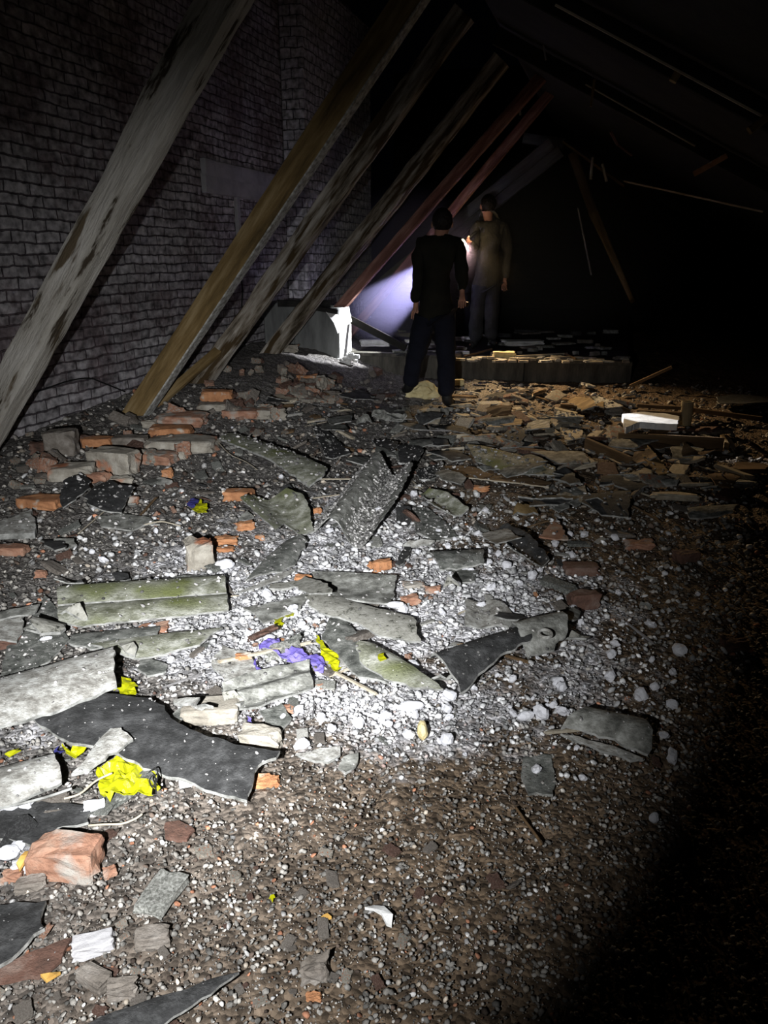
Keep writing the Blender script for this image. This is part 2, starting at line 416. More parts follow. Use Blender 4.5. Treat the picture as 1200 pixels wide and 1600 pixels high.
# ------------------------------------------------------------------ timbers
def beam(name, p0, p1, wd, ht, m, label=None, cat=None, group=None, parent=None, wob=.010, side=None, taper=1.0, notch=True):
    p0, p1 = Vector(p0), Vector(p1); ax = p1 - p0; L = ax.length; ax.normalize()
    sv = Vector(side) if side is not None else U.copy()
    sv = (sv - ax * sv.dot(ax)).normalized(); nv = ax.cross(sv)
    n = max(6, int(L / .05)); q = 5; ring = []
    for a in range(q): ring.append((-1 + 2 * a / q, -1))
    for a in range(q): ring.append((1, -1 + 2 * a / q))
    for a in range(q): ring.append((1 - 2 * a / q, 1))
    for a in range(q): ring.append((-1, 1 - 2 * a / q))
    sd_ = random.random() * 50; vs = []
    for i in range(n + 1):
        x = L * i / n; tp = 1 + (taper - 1) * i / n
        for (a, b) in ring:
            e = .93 if abs(a) == 1 and abs(b) == 1 else 1
            q1 = noise.fractal(Vector((x * 1.6 + sd_, a * 1.2, b * 1.2)), 1, 2, 3)
            q2 = noise.noise(Vector((x * 7 + sd_, a * 4, b * 4)))
            k = e * tp * (1 + q1 * wob * 9 + q2 * wob * 4)
            bend = .6 * wob * math.sin(x * 1.3 + sd_)
            vs.append((x, a * wd / 2 * k + bend, b * ht / 2 * k))
    R_ = len(ring); fs = []
    for i in range(n):
        for j in range(R_): fs.append((i * R_ + j, i * R_ + (j + 1) % R_, (i + 1) * R_ + (j + 1) % R_, (i + 1) * R_ + j))
    fs.append(tuple(range(R_))[::-1]); fs.append(tuple(n * R_ + j for j in range(R_)))
    me = mesh_from(name, vs, fs, m)
    bm = bmesh.new(); bm.from_mesh(me); bmesh.ops.recalc_face_normals(bm, faces=bm.faces); bm.to_mesh(me); bm.free()
    o = link(name, me)
    o.matrix_world = Matrix.Translation(p0) @ Matrix((ax, sv, nv)).transposed().to_4x4()
    if parent is not None:
        mw = o.matrix_world.copy(); o.parent = parent; o.matrix_parent_inverse = parent.matrix_basis.inverted(); o.matrix_basis = mw
    else:
        tag(o, label, cat, group)
    return o


def rafter(px0, py0, y0, px1, py1, wd, ht, m, label, zfoot=None, wob=.012):
    """rafter in the cross plane (v, z) of the building through a foot point, rising to the ridge"""
    P0 = aty(px0, py0, y0); r = ray(px1, py1)
    t = U.dot(P0 - CAM) / U.dot(r); P1 = CAM + r * t
    ax = (P1 - P0).normalized()
    lo = P0 + ax * ((zfoot - P0.z) / ax.z) if zfoot is not None else P0
    hi = P0 + ax * ((RIDGE_Z - P0.z) / ax.z)
    return beam('rafter', lo, hi, wd, ht, m, label, 'roof beam', wob=wob), P0, hi


RS = []
RS.append(rafter(76, 500, 4.55, 347, 0, .15, .19, M['wood_white'], 'nearest slanting timber, pale and flaking, beside the whitewashed brick wall', zfoot=.12))
RS.append(rafter(216, 640, 6.25, 540, 150, .11, .18, M['wood_tan'], 'yellow-brown slanting timber with a lit lower edge, second from the camera', zfoot=.05, wob=.006))
RS.append(rafter(303, 612, 7.35, 634, 150, .14, .16, M['wood_bark'], 'bark-edged grey slanting timber, third from the camera', zfoot=.02, wob=.018))
RS.append(rafter(425, 550, 8.75, 700, 200, .16, .17, M['wood_bark'], 'rough grooved slanting timber in front of the grey rendered box', zfoot=.2, wob=.018))
RS.append(rafter(531, 480, 9.40, 702, 285, .10, .12, M['wood_red'], 'slanting timber whose foot rests on top of the grey rendered box', zfoot=.80))
RS.append(rafter(571, 492, 10.2, 766, 258, .085, .11, M['wood_red'], 'reddish slanting timber above the violet light beam', zfoot=KERB_Z))
# added pale strip: light on the yellow-brown timber's underside put into colour
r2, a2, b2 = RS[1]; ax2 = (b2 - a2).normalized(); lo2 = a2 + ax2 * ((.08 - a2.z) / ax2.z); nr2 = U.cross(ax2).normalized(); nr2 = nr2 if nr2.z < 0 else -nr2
beam('lit_underside_strip', lo2 + nr2 * .088, b2 + nr2 * .088, .115, .014, M['cement_pale'], parent=r2, wob=.003)['label'] = 'thin pale strip painted as the lit lower face of the timber'
# the doubled plank rafter that reaches the ridge behind the far person
for k, (a, b, c, d) in enumerate([(738, 326, 862, 224), (762, 326, 876, 236)]):
    P0 = aty(a, b, 12.2); r = ray(c, d); t = U.dot(P0 - CAM) / U.dot(r); P1 = CAM + r * t
    ax = (P1 - P0).normalized(); lo = P0 + ax * ((KERB_Z - P0.z) / ax.z)
    beam('rafter', lo, P1, .08, .16, M['wood_grey'], ['left grey plank of the doubled rafter behind the far person', 'right grey plank of the doubled rafter behind the far person'][k], 'roof beam')
# thin yellow brace between second and third timber
beam('brace', aty(232, 642, 6.45), aty(345, 545, 7.25), .05, .08, M['wood_tan'], 'thin yellowish brace lying low between the second and third slanting timbers', 'brace')
# ridge board and remains of the right roof slope
beam('ridge_board', B(-5, RIDGE_D, RIDGE_Z + .02), B(13.9, RIDGE_D, RIDGE_Z + .02), .05, .18, M['soot'], 'dark ridge board along the top of the roof', 'roof beam', wob=.004)
RT = -.53


def roofpt(px, py, off=0):
    r = ray(px, py)
    n = Vector((-RT * V.x, -RT * V.y, 1)); p = B(0, RIDGE_D, RIDGE_Z + off)
    return CAM + r * (n.dot(p - CAM) / n.dot(r))


def right_rafter(px, py, label):
    p = roofpt(px, py); s, d = sd(p.x, p.y)
    return beam('rafter', B(s, RIDGE_D, RIDGE_Z), B(s, 8.1, RIDGE_Z + RT * (8.1 - RIDGE_D)), .07, .13, M['soot'], label, 'roof beam', wob=.006), s


rr = []
for px, py, lb in [(1030, 92, 'nearest dark rafter of the right roof slope, with small blocks hanging from it'),
                   (1000, 178, 'second dark rafter of the right roof slope, a thin lit line across the dark'),
                   (960, 268, 'third dark rafter of the right roof slope, above the hanging brace'),
                   (930, 275, 'farthest dark rafter of the right roof slope')]:
    rr.append(right_rafter(px, py, lb))
# roof covering of the right slope
c0, c1 = (-5, 14)
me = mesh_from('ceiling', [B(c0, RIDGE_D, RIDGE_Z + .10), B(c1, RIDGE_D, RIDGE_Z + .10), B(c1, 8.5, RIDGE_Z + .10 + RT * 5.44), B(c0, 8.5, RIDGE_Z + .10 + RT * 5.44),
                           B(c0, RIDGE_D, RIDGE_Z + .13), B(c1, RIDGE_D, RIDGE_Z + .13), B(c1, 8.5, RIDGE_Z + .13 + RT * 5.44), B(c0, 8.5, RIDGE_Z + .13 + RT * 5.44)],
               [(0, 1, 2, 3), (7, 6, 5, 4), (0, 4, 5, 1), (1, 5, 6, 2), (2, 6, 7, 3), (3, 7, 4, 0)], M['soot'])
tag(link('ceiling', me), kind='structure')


# small lit roof bits: blocks, battens, hanging splinters
def pxbeam(name, a, ya, b, yb, wd, ht, m, label, cat, group=None, wob=.008, taper=1.0):
    return beam(name, aty(a[0], a[1], ya), aty(b[0], b[1], yb), wd, ht, m, label, cat, group, wob=wob, taper=taper)


pxbeam('batten', (868, 8), 4.95, (1192, 182), 4.6, .012, .012, M['splinter'], 'long thin pale batten crossing the upper right darkness', 'batten')
pxbeam('batten', (915, 132), 6.6, (1086, 228), 6.2, .010, .010, M['splinter'], 'short thin pale batten below the long one at upper right', 'batten')
pxbeam('batten', (975, 283), 8.2, (1192, 331), 7.5, .016, .016, M['splinter'], 'thin pale batten running right from the hanging brace', 'batten')
pxbeam('batten', (880, 222), 11, (976, 292), 10.2, .03, .03, M['wood_brown'], 'thin batten descending from the ridge towards the right', 'batten')
pxbeam('wood_block', (1060, 112), 4.75, (1051, 127), 4.75, .035, .04, M['wood_tan'], 'small wood block hanging from the middle of the long batten', 'wood block')
pxbeam('wood_block', (1198, 184), 4.6, (1170, 205), 4.6, .035, .04, M['wood_tan'], 'tan wood block at the right end of the long batten', 'wood block')
pxbeam('wood_block', (1136, 243), 5.6, (1084, 272), 5.7, .03, .035, M['brick_bright'], 'orange-brown wood stub sticking out at upper right', 'wood block')
pxbeam('splinter', (954, 206), 6.3, (965, 226), 6.3, .02, .02, M['wood_red'], 'upper reddish splinter hanging in the dark roof', 'splinter')
pxbeam('splinter', (965, 226), 6.3, (988, 243), 6.25, .015, .015, M['wood_red'], 'lower reddish splinter slanting in the dark roof', 'splinter')
pxbeam('splinter', (929, 124), 6.4, (923, 166), 6.4, .022, .02, M['wood_tan'], 'upright tan splinter hanging above the ridge end', 'splinter')
pxbeam('splinter', (849, 70), 6.4, (853, 94), 6.4, .018, .012, M['wood_grey'], 'short grey splinter hanging alone high up', 'splinter')
pxbeam('splinter', (926, 246), 9.5, (923, 280), 9.5, .05, .03, M['wood_grey'], 'left of two grey slats hanging beside the brace', 'slat')
pxbeam('splinter', (941, 256), 9.5, (948, 284), 9.5, .04, .03, M['wood_grey'], 'right of two grey slats hanging beside the brace', 'slat')
pxbeam('splinter', (812, 160), 9.5, (813, 180), 9.5, .03, .02, M['wood_grey'], 'tiny grey slat catching light near the ridge', 'slat')
pxbeam('brace', (896, 244), 11.3, (930, 340), 10.6, .14, .12, M['wood_brown'], 'upper length of broken brown brace hanging from the ridge', 'brace')
pxbeam('brace', (930, 338), 10.6, (988, 470), 9.6, .17, .12, M['wood_tan'], 'lower length of brown brace, slanting down to the right', 'brace', taper=.45)
pxbeam('collar_beam', (818, 216), 12.5, (882, 224), 12.3, .10, .14, M['wood_grey'], 'short grey collar beam under the ridge', 'roof beam')
pxbeam('batten', (903, 326), 10, (924, 430), 9.8, .022, .02, M['wood_grey'], 'thin grey rod hanging left of the brown brace', 'batten')


# ------------------------------------------------------------------ lintel and wires on the wall
def wallpt(px, py, off=0.0):
    r = ray(px, py); n = V; p = B(0, off, 0)
    return CAM + r * (n.dot(p - CAM) / n.dot(r))


for (xa, ya, xb, yb, lb) in [(318, 262, 452, 290, 'upper pale concrete lintel set in the brick wall'), (318, 284, 488, 316, 'lower pale concrete lintel with chipped top in the brick wall')]:
    a = wallpt(xa, ya, .03); b = wallpt(xb, yb, .03); zz = (a.z + b.z) / 2
    sa, sb = sd(a.x, a.y)[0], sd(b.x, b.y)[0]
    hh = .115
    beam('lintel', B(sa, .0, zz), B(sb, .0, zz), .12, hh * 1.6, M['lintel'], lb, 'lintel', wob=.006, side=V)
a = wallpt(370, 304, .02); b = wallpt(374, 372, .02)
beam('jamb', a, (a.x, a.y, b.z), .05, .07, M['lintel'], 'pale upright strip under the lintels on the wall', 'jamb', side=V)


def tube(name, pts, rad, m, label, cat, group=None, seg=6):
    vs, fs = [], []; n = len(pts)
    for i, p in enumerate(pts):
        p = Vector(p); t = (Vector(pts[min(i + 1, n - 1)]) - Vector(pts[max(i - 1, 0)])).normalized()
        a = t.cross(Vector((.3, .2, 1))).normalized(); c = t.cross(a)
        for k in range(seg):
            an = 2 * math.pi * k / seg; vs.append(p + a * rad * math.cos(an) + c * rad * math.sin(an))
    for i in range(n - 1):
        for k in range(seg): fs.append((i * seg + k, i * seg + (k + 1) % seg, (i + 1) * seg + (k + 1) % seg, (i + 1) * seg + k))
    fs.append(tuple(range(seg))[::-1]); fs.append(tuple((n - 1) * seg + k for k in range(seg)))
    o0 = Vector(pts[0]); me = mesh_from(name, [Vector(v) - o0 for v in vs], fs, m, smooth=True)
    return tag(link(name, me, loc=o0), label, cat, group)


def smooth_path(ps, k=6):
    out = []
    for i in range(len(ps) - 1):
        p0 = ps[max(i - 1, 0)]; p1 = ps[i]; p2 = ps[i + 1]; p3 = ps[min(i + 2, len(ps) - 1)]
        for j in range(k):
            t = j / k
            out.append(.5 * ((2 * p1) + (-p0 + p2) * t + (2 * p0 - 5 * p1 + 4 * p2 - p3) * t * t + (-p0 + 3 * p1 - 3 * p2 + p3) * t ** 3))
    out.append(ps[-1]); return out


tube('wire', smooth_path([wallpt(*q, .03) for q in [(38, 618), (70, 608), (105, 596), (138, 591), (160, 598), (195, 612)]]), .006, M['wire'], 'thin black wire sagging across the lower brick wall', 'wire')
tube('wire', smooth_path([wallpt(*q, .03) for q in [(376, 425), (379, 455), (378, 480), (384, 520), (382, 545), (386, 570)]]), .009, M['wire'], 'thin black wire hanging down the wall between two slanting timbers', 'wire')

# ------------------------------------------------------------------ grey rendered box and what lies on it
S1, D1 = sd(-.53, 9.1)
BZ = .83
box = empty('rendered_box', B(S1, D1, 0), 'grey cement-rendered box at the wall foot, its right side brightly lit', 'masonry box')
bframe_box('body', S1, S1 + .43, D1 - .56, D1, 0, BZ, M['plaster_grey'], box)
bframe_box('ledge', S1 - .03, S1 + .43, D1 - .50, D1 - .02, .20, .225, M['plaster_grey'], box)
bframe_box('lit_side_panel', S1 + .01, S1 + .43, D1, D1 + .012, .22, BZ - .1, M['plaster'], box)  # added white panel: torch glare on this side put into colour
low = bframe_box('rendered_plinth', S1 + .12, S1 + .55, D1 - 1.0, D1 - .56, 0, .88, M['plaster_grey'])
low.parent = None; tag(low, 'darker rendered plinth left of the grey box, behind a slanting timber', 'masonry box')
beam('charred_board', aty(434, 474, 9.2), aty(516, 474, 9.3), .12, .07, M['char'], 'long charred black board lying over the rendered plinth', 'board')
beam('charred_board', aty(494, 481, 9.05), aty(526, 487, 9.1), .12, .05, M['char'], 'short charred black board on top corner of the grey box', 'board')
beam('plank', aty(540, 495, 9.45), aty(634, 544, 9.25), .06, .085, M['soot'], 'dark plank sloping from the grey box down to the kerb', 'plank', side=(0, 1, 0), wob=.004)


# ------------------------------------------------------------------ flat fragments (sheet pieces, films, cloths)
SHEETS = []


def sheet(name, poly, m, label, cat='roof sheet piece', group=None, lift=.02, thick=.008, ax=None, prof=None, amp=0.0, n=1.0,
          jag=.006, cell=.018, edge='cement_edge', crumple=0.0, cscale=14, lifts=None, smooth=False):
    P = [G(x, y, (lifts[i] if lifts else lift)) for i, (x, y) in enumerate(poly)]
    A = np.array([[p.x, p.y, 1] for p in P]); zz = np.array([p.z for p in P])
    co, *_ = np.linalg.lstsq(A, zz, rcond=None)
    per = 0; bp = []
    sdv = random.random() * 90
    for i in range(len(P)):
        a = P[i].xy; b = P[(i + 1) % len(P)].xy; k = max(1, int((b - a).length / cell))
        for j in range(k):
            q = a.lerp(b, j / k)
            if j: q = q + Vector((noise.noise(Vector((q.x * 22, q.y * 22, sdv))), noise.noise(Vector((q.x * 22, q.y * 22, sdv + 9))))) * jag * 2
            bp.append(q)
    xs = [q.x for q in bp]; ys = [q.y for q in bp]
    span = max(max(xs) - min(xs), max(ys) - min(ys)); cell = max(cell, span / 60)
    # point in polygon
    def inside(x, y):
        c = False; j = len(bp) - 1
        for i in range(len(bp)):
            if (bp[i].y > y) != (bp[j].y > y) and x < (bp[j].x - bp[i].x) * (y - bp[i].y) / (bp[j].y - bp[i].y) + bp[i].x: c = not c
            j = i
        return c
    ins = []
    x = min(xs)
    while x < max(xs):
        y = min(ys)
        while y < max(ys):
            qx = x + random.uniform(-.2, .2) * cell; qy = y + random.uniform(-.2, .2) * cell
            if inside(qx, qy) and min((qx - b.x) ** 2 + (qy - b.y) ** 2 for b in bp) > (cell * .45) ** 2: ins.append(Vector((qx, qy)))
            y += cell
        x += cell
    nb = len(bp)
    out = delaunay_2d_cdt(bp + ins, [], [list(range(nb))], 1, 1e-6)
    v2, tris = out[0], out[2]
    if ax is None: dirv = Vector((1, 0))
    else:
        a = G(*ax[0]).xy; b = G(*ax[1]).xy; dirv = (b - a).normalized()
    pr = Vector((-dirv.y, dirv.x)); ts = [v.dot(pr) for v in v2]; t0, t1 = min(ts), max(ts)
    def off(v):
        t = (v.dot(pr) - t0) / max(1e-6, t1 - t0); z = 0
        if prof == 'arc': z = amp * (1 - (2 * t - 1) ** 2)
        elif prof == 'cup': z = amp * (2 * t - 1) ** 2
        elif prof == 'wave': z = amp * .5 * (1 + math.sin(2 * math.pi * n * t + 1.57))
        elif prof == 'wave2': z = amp * .5 * (1 - math.cos(2 * math.pi * n * t))
        elif prof == 'fold': z = amp * abs(math.sin(math.pi * n * t)) ** .6
        elif prof == 'tilt': z = amp * t
        if crumple:
            q = Vector((v.x * cscale, v.y * cscale, sdv))
            z += crumple * (1 - abs(noise.noise(q)) * 2.2) + crumple * .6 * (1 - abs(noise.noise(q * 2.3)) * 2)
        z += .003 * noise.noise(Vector((v.x * 9, v.y * 9, sdv)))
        return z
    cen = Vector((sum(p.x for p in P) / len(P), sum(p.y for p in P) / len(P), 0)); cen.z = co[0] * cen.x + co[1] * cen.y + co[2]
    top, bot = [], []
    for v in v2:
        z = co[0] * v.x + co[1] * v.y + co[2] + off(v)
        top.append(Vector((v.x, v.y, z)) - cen); bot.append(Vector((v.x, v.y, z - thick)) - cen)
    nv = len(v2); faces, mi, cnt = [], [], {}
    for f in tris:
        f = list(f)
        a, b, c = (v2[f[0]], v2[f[1]], v2[f[2]])
        if (b - a).cross(c - a) < 0: f = f[::-1]
        faces.append(tuple(f)); mi.append(0); faces.append(tuple(i + nv for i in f[::-1])); mi.append(0)
        for i in range(3): cnt[(f[i], f[(i + 1) % 3])] = 1
    for (a, b) in list(cnt):
        if (b, a) not in cnt: faces.append((b, a, a + nv, b + nv)); mi.append(1)
    if name == 'cement_sheet_piece' and label: SHEETS.append((cen, top, [tuple(f) for f in tris], label, [off(v) for v in v2]))
    mats = [M[m], M[edge] if edge else M[m]]
    me = mesh_from(name, top + bot, faces, mats, smooth=smooth, mi=mi)
    return tag(link(name, me, loc=cen), label, cat, group)


SH = 'cement_sheet_piece'
sheet(SH, [(90, 915), (352, 899), (354, 926), (90, 945)], 'cement_moss', 'upper of two long mossy strips lying side by side, left of centre', lift=.05, ax=((90, 930), (354, 912)), prof='arc', amp=.02, jag=.002)
sheet(SH, [(90, 947), (355, 927), (357, 955), (130, 979), (92, 975)], 'cement_moss', 'lower of two long mossy strips lying side by side, left of centre', lift=.035, ax=((90, 960), (355, 940)), prof='arc', amp=.022, jag=.003)
sheet(SH, [(112, 992), (180, 985), (250, 978), (245, 998), (140, 1014), (110, 1010)], 'cement_grey', 'dark grey curved strip just below the two mossy strips', lift=.02, ax=((112, 1000), (250, 985)), prof='arc', amp=.015)
sheet(SH, [(140, 1008), (250, 992), (348, 981), (312, 1010), (215, 1029), (196, 1026)], 'cement_moss', 'pale greenish strip under the mossy pair, pointed at its right end', lift=.03, ax=((140, 1015), (348, 990)), prof='arc', amp=.012)
sheet(SH, [(-60, 1085), (0, 1060), (90, 1035), (178, 1014), (183, 1076), (90, 1110), (0, 1136), (-60, 1150)], 'cement_pale', 'large pale grey sheet entering from the left edge, raised above a black shadow', lift=.09, ax=((0, 1100), (178, 1045)), prof='arc', amp=.03, thick=.010)
sheet(SH, [(45, 1128), (110, 1102), (165, 1087), (235, 1091), (258, 1108), (268, 1134), (322, 1163), (380, 1178), (438, 1186), (432, 1197), (404, 1208), (386, 1251), (250, 1209), (180, 1180), (95, 1158)],
      'cement_dark', 'large dark charcoal S-shaped sheet with broken edges in the left foreground', lift=.045, ax=((45, 1128), (400, 1220)), prof='arc', amp=.03, thick=.010)
sheet(SH, [(112, 1214), (145, 1172), (172, 1138), (190, 1141), (208, 1155), (170, 1180), (128, 1210)], 'cement_pale', 'small pale wedge lying on the large dark sheet', lift=.085, ax=((120, 1210), (190, 1148)), prof='arc', amp=.01)
sheet(SH, [(-60, 1215), (0, 1199), (85, 1181), (97, 1226), (0, 1262), (-60, 1280)], 'cement_pale', 'pale curved sheet at the left edge beside the large yellow film', lift=.055, ax=((0, 1230), (90, 1205)), prof='arc', amp=.025)
sheet(SH, [(-40, 1424), (0, 1417), (72, 1407), (70, 1452), (0, 1508), (-40, 1530)], 'cement_dark', 'dark ribbed sheet at the left edge of the foreground', lift=.03, thick=.010, ax=((0, 1440), (70, 1420)), prof='wave', n=3, amp=.006)
sheet(SH, [(-40, 1530), (30, 1496), (112, 1464), (95, 1500), (60, 1527), (0, 1535), (-40, 1550)], 'brick_dirty', 'dark brown flat shard under the ribbed sheet at lower left', lift=.012, edge='brick_dirty')
sheet(SH, [(120, 1610), (180, 1580), (260, 1554), (340, 1528), (374, 1524), (330, 1560), (285, 1585), (235, 1612)], 'cement_dark', 'black pointed sheet piece at the bottom edge of the photo', lift=.03, ax=((150, 1600), (374, 1526)), prof='arc', amp=.012, thick=.006)
sheet(SH, [(488, 897), (560, 899), (620, 904), (615, 930), (610, 948), (540, 940), (487, 930)], 'cement', 'grey flat sheet piece in the white crumbs, right of the bright middle', lift=.03, ax=((488, 915), (618, 925)), prof='wave', n=1, amp=.015)
sheet(SH, [(478, 932), (512, 929), (570, 946), (646, 966), (651, 990), (658, 1005), (600, 993), (545, 972), (500, 960), (482, 950)], 'cement_speck', 'dark-speckled pale sheet piece slanting down to the right', lift=.045, ax=((478, 935), (650, 980)), prof='arc', amp=.015)
sheet(SH, [(517, 966), (545, 975), (572, 1003), (560, 1015), (580, 1040), (608, 1075), (560, 1060), (532, 1030), (503, 998)], 'cement_grey', 'dark grey sheet piece under the round-ended one, beside the yellow film', lift=.025, ax=((517, 970), (590, 1060)), prof='arc', amp=.015)
sheet(SH, [(556, 1020), (563, 1008), (585, 1006), (610, 1020), (650, 1050), (692, 1085), (640, 1076), (600, 1060), (566, 1038)], 'cement_moss', 'round-ended greenish strip slanting down to the right', lift=.045, ax=((560, 1015), (690, 1083)), prof='arc', amp=.022)
sheet(SH, [(672, 1040), (740, 1015), (800, 992), (822, 1000), (830, 1024), (770, 1053), (720, 1082), (690, 1064)], 'cement_dark', 'long dark half-round gutter-like sheet among white crumbs, right of centre', lift=.035, ax=((680, 1050), (820, 1005)), prof='arc', amp=.085, thick=.010)
sheet(SH, [(795, 990), (835, 975), (866, 974), (884, 990), (886, 1003), (866, 1017), (825, 1028), (808, 1012)], 'cement', 'grey curved end piece with a round nail hole, tip of the half-round sheet', lift=.055, ax=((800, 1003), (880, 985)), prof='arc', amp=.08)
TIP = [o for o in bpy.data.objects if o.get('label', '').startswith('grey curved end piece')][0]
bm = bmesh.new(); RR, rr_ = .022, .006
for i in range(18):
    for j in range(8):
        a, b = 2 * math.pi * i / 18, 2 * math.pi * j / 8
        bm.verts.new(((RR + rr_ * math.cos(b)) * math.cos(a), (RR + rr_ * math.cos(b)) * math.sin(a), rr_ * math.sin(b)))
bm.verts.ensure_lookup_table()
for i in range(18):
    for j in range(8): bm.faces.new([bm.verts[q] for q in (i * 8 + j, ((i + 1) % 18) * 8 + j, ((i + 1) % 18) * 8 + (j + 1) % 8, i * 8 + (j + 1) % 8)])
me = bpy.data.meshes.new('nail_hole_rim'); bm.to_mesh(me); bm.free(); me.materials.append(M['cement_pale'])
rim = link('nail_hole_rim', me, TIP); rim.location = G(852, 990, .13) - TIP.location; rim.rotation_euler = (math.radians(12), 0, 0)
sheet(SH, [(347, 1072), (400, 1054), (484, 1036), (490, 1072), (440, 1094), (402, 1112), (350, 1104)], 'cement', 'grey ribbed sheet piece below the violet cloth', lift=.035, ax=((350, 1090), (488, 1052)), prof='wave', n=2, amp=.018)
sheet(SH, [(405, 1110), (440, 1098), (456, 1122), (440, 1142), (415, 1128)], 'cement_grey', 'small dark grey shard beneath the ribbed piece', lift=.02)
sheet(SH, [(556, 742), (592, 731), (612, 745), (638, 738), (645, 748), (628, 790), (600, 836), (572, 862), (540, 850), (515, 838), (484, 832), (520, 790)],
      'cement', 'corrugated sheet piece holding grit in its trough, in the middle of the rubble', lift=.03, ax=((600, 735), (530, 845)), prof='wave2', n=1.5, amp=.11, thick=.008)
sheet(SH, [(376, 790), (398, 776), (418, 781), (448, 773), (474, 786), (484, 805), (490, 832), (468, 836), (444, 820), (432, 842), (414, 826)], 'cement_moss', 'twisted leaf-like greenish sheet piece below the fallen long slab', lift=.04, ax=((400, 776), (470, 836)), prof='wave', n=1, amp=.05)
sheet(SH, [(384, 916), (420, 872), (446, 846), (470, 842), (480, 852), (462, 880), (436, 897), (400, 908)], 'cement_grey', 'dark leaf-shaped sheet piece above the bright middle', lift=.03, ax=((390, 912), (470, 848)), prof='arc', amp=.03)
sheet(SH, [(370, 926), (440, 894), (470, 886), (440, 905), (395, 920)], 'cement_pale', 'thin pale sliver along the dark leaf-shaped piece', lift=.02, thick=.005)
sheet(SH, [(380, 950), (440, 938), (482, 925), (470, 950), (432, 966), (412, 974), (398, 958)], 'cement', 'grey sheet piece left of the speckled one', lift=.025)
sheet(SH, [(666, 866), (710, 862), (756, 861), (756, 884), (720, 888), (688, 890)], 'cement_grey', 'short dark half-round sheet piece right of centre', lift=.05, ax=((666, 875), (756, 872)), prof='arc', amp=.035)
sheet(SH, [(698, 890), (748, 891), (742, 908), (720, 910)], 'cement_grey', 'dark shard just under the short half-round piece', lift=.015)
sheet(SH, [(726, 941), (765, 940), (790, 950), (812, 972), (795, 985), (760, 980), (727, 984)], 'cement_pale', 'pale grit-covered sheet piece above the long dark half-round one', lift=.025, ax=((726, 941), (727, 984)), prof='wave', n=1.5, amp=.02)
sheet(SH, [(342, 692), (352, 681), (372, 679), (440, 702), (512, 738), (503, 752), (482, 757), (420, 728), (370, 706)], 'cement_moss', 'long fallen slab slanting down to the right below the brick pile', lift=.06, ax=((350, 687), (500, 745)), prof='arc', amp=.04, thick=.014)
sheet(SH, [(93, 780), (102, 757), (130, 742), (142, 752), (140, 770), (120, 786), (98, 792)], 'cement_dark', 'left dark rounded flap below the brick heap at the left', lift=.07, ax=((100, 760), (130, 785)), prof='arc', amp=.03)
sheet(SH, [(133, 786), (150, 760), (170, 750), (186, 766), (212, 770), (190, 800), (160, 803), (140, 798)], 'cement_dark', 'right dark rounded flap below the brick heap at the left', lift=.06, ax=((140, 790), (190, 765)), prof='arc', amp=.04)
sheet(SH, [(150, 806), (190, 803), (232, 808), (250, 818), (232, 818), (205, 829), (158, 822)], 'cement', 'flat grey-green slab ending in a point, left of the small orange bricks', lift=.03)
sheet(SH, [(-20, 820), (20, 808), (48, 794), (56, 820), (54, 832), (0, 834), (-20, 838)], 'cement_pale', 'pale wedge of sheet at the left edge beside an orange brick', lift=.05, thick=.03)
sheet(SH, [(-20, 960), (0, 956), (62, 943), (54, 957), (0, 968), (-20, 972)], 'cement', 'narrow grey strip at the left edge, above a pale square one', lift=.06)
sheet(SH, [(-20, 974), (0, 970), (37, 961), (32, 990), (26, 1002), (0, 998), (-20, 1002)], 'cement_pale', 'pale square-ended piece at the left edge under the narrow strip', lift=.04)
sheet(SH, [(70, 930), (84, 945), (108, 1000), (74, 1034), (30, 1052), (0, 1060), (10, 1010), (45, 975)], 'cement_grey', 'large dull flat sheet left of the mossy strips, one white crumb on it', lift=.015)
sheet(SH, [(488, 668), (505, 665), (548, 708), (520, 716), (510, 714)], 'cement_dark', 'dark triangular sheet piece above the corrugated one', lift=.03)
sheet(SH, [(580, 690), (600, 688), (622, 695), (618, 708), (592, 712)], 'cement_dark', 'left of two small dark rounded shards near the far person', lift=.03, prof='arc', amp=.03)
sheet(SH, [(620, 700), (648, 694), (662, 712), (650, 726), (624, 724)], 'cement_dark', 'right of two small dark rounded shards near the far person', lift=.03, prof='arc', amp=.04)
sheet(SH, [(656, 772), (670, 768), (700, 780), (732, 803), (700, 808), (690, 806), (668, 795)], 'cement_moss', 'greenish folded sheet piece right of the corrugated one', lift=.04, ax=((660, 770), (715, 805)), prof='wave', n=1, amp=.04)
sheet(SH, [(640, 790), (670, 795), (700, 818), (716, 838), (680, 845), (650, 830)], 'cement_grey', 'grit-dusted grey shard below the greenish folded piece', lift=.02)
sheet(SH, [(650, 735), (690, 722), (700, 735), (672, 750), (655, 748)], 'cement_dark', 'black flap at the right crest of the corrugated piece', lift=.05)
sheet(SH, [(617, 880), (634, 850), (645, 846), (636, 872), (624, 884)], 'cement_dark', 'slim dark upright sliver above the orange brick chip', lift=.03)
sheet(SH, [(728, 700), (760, 698), (820, 714), (868, 735), (866, 748), (800, 742), (745, 722)], 'cement_moss', 'dark greenish board between grey rubble and warm-lit rubble', lift=.05, ax=((730, 705), (866, 740)), prof='arc', amp=.03)
sheet(SH, [(690, 728), (720, 726), (790, 737), (862, 753), (858, 760), (780, 752), (700, 742)], 'wood_brown', 'long flat brown lath below the dark greenish board', lift=.03, edge='splinter', cat='lath')
sheet(SH, [(772, 828), (790, 826), (826, 846), (858, 880), (832, 890), (800, 868), (778, 850)], 'cement_dark', 'dark folded sheet piece right of the short half-round one', lift=.05, ax=((775, 830), (850, 885)), prof='wave', n=1, amp=.04)
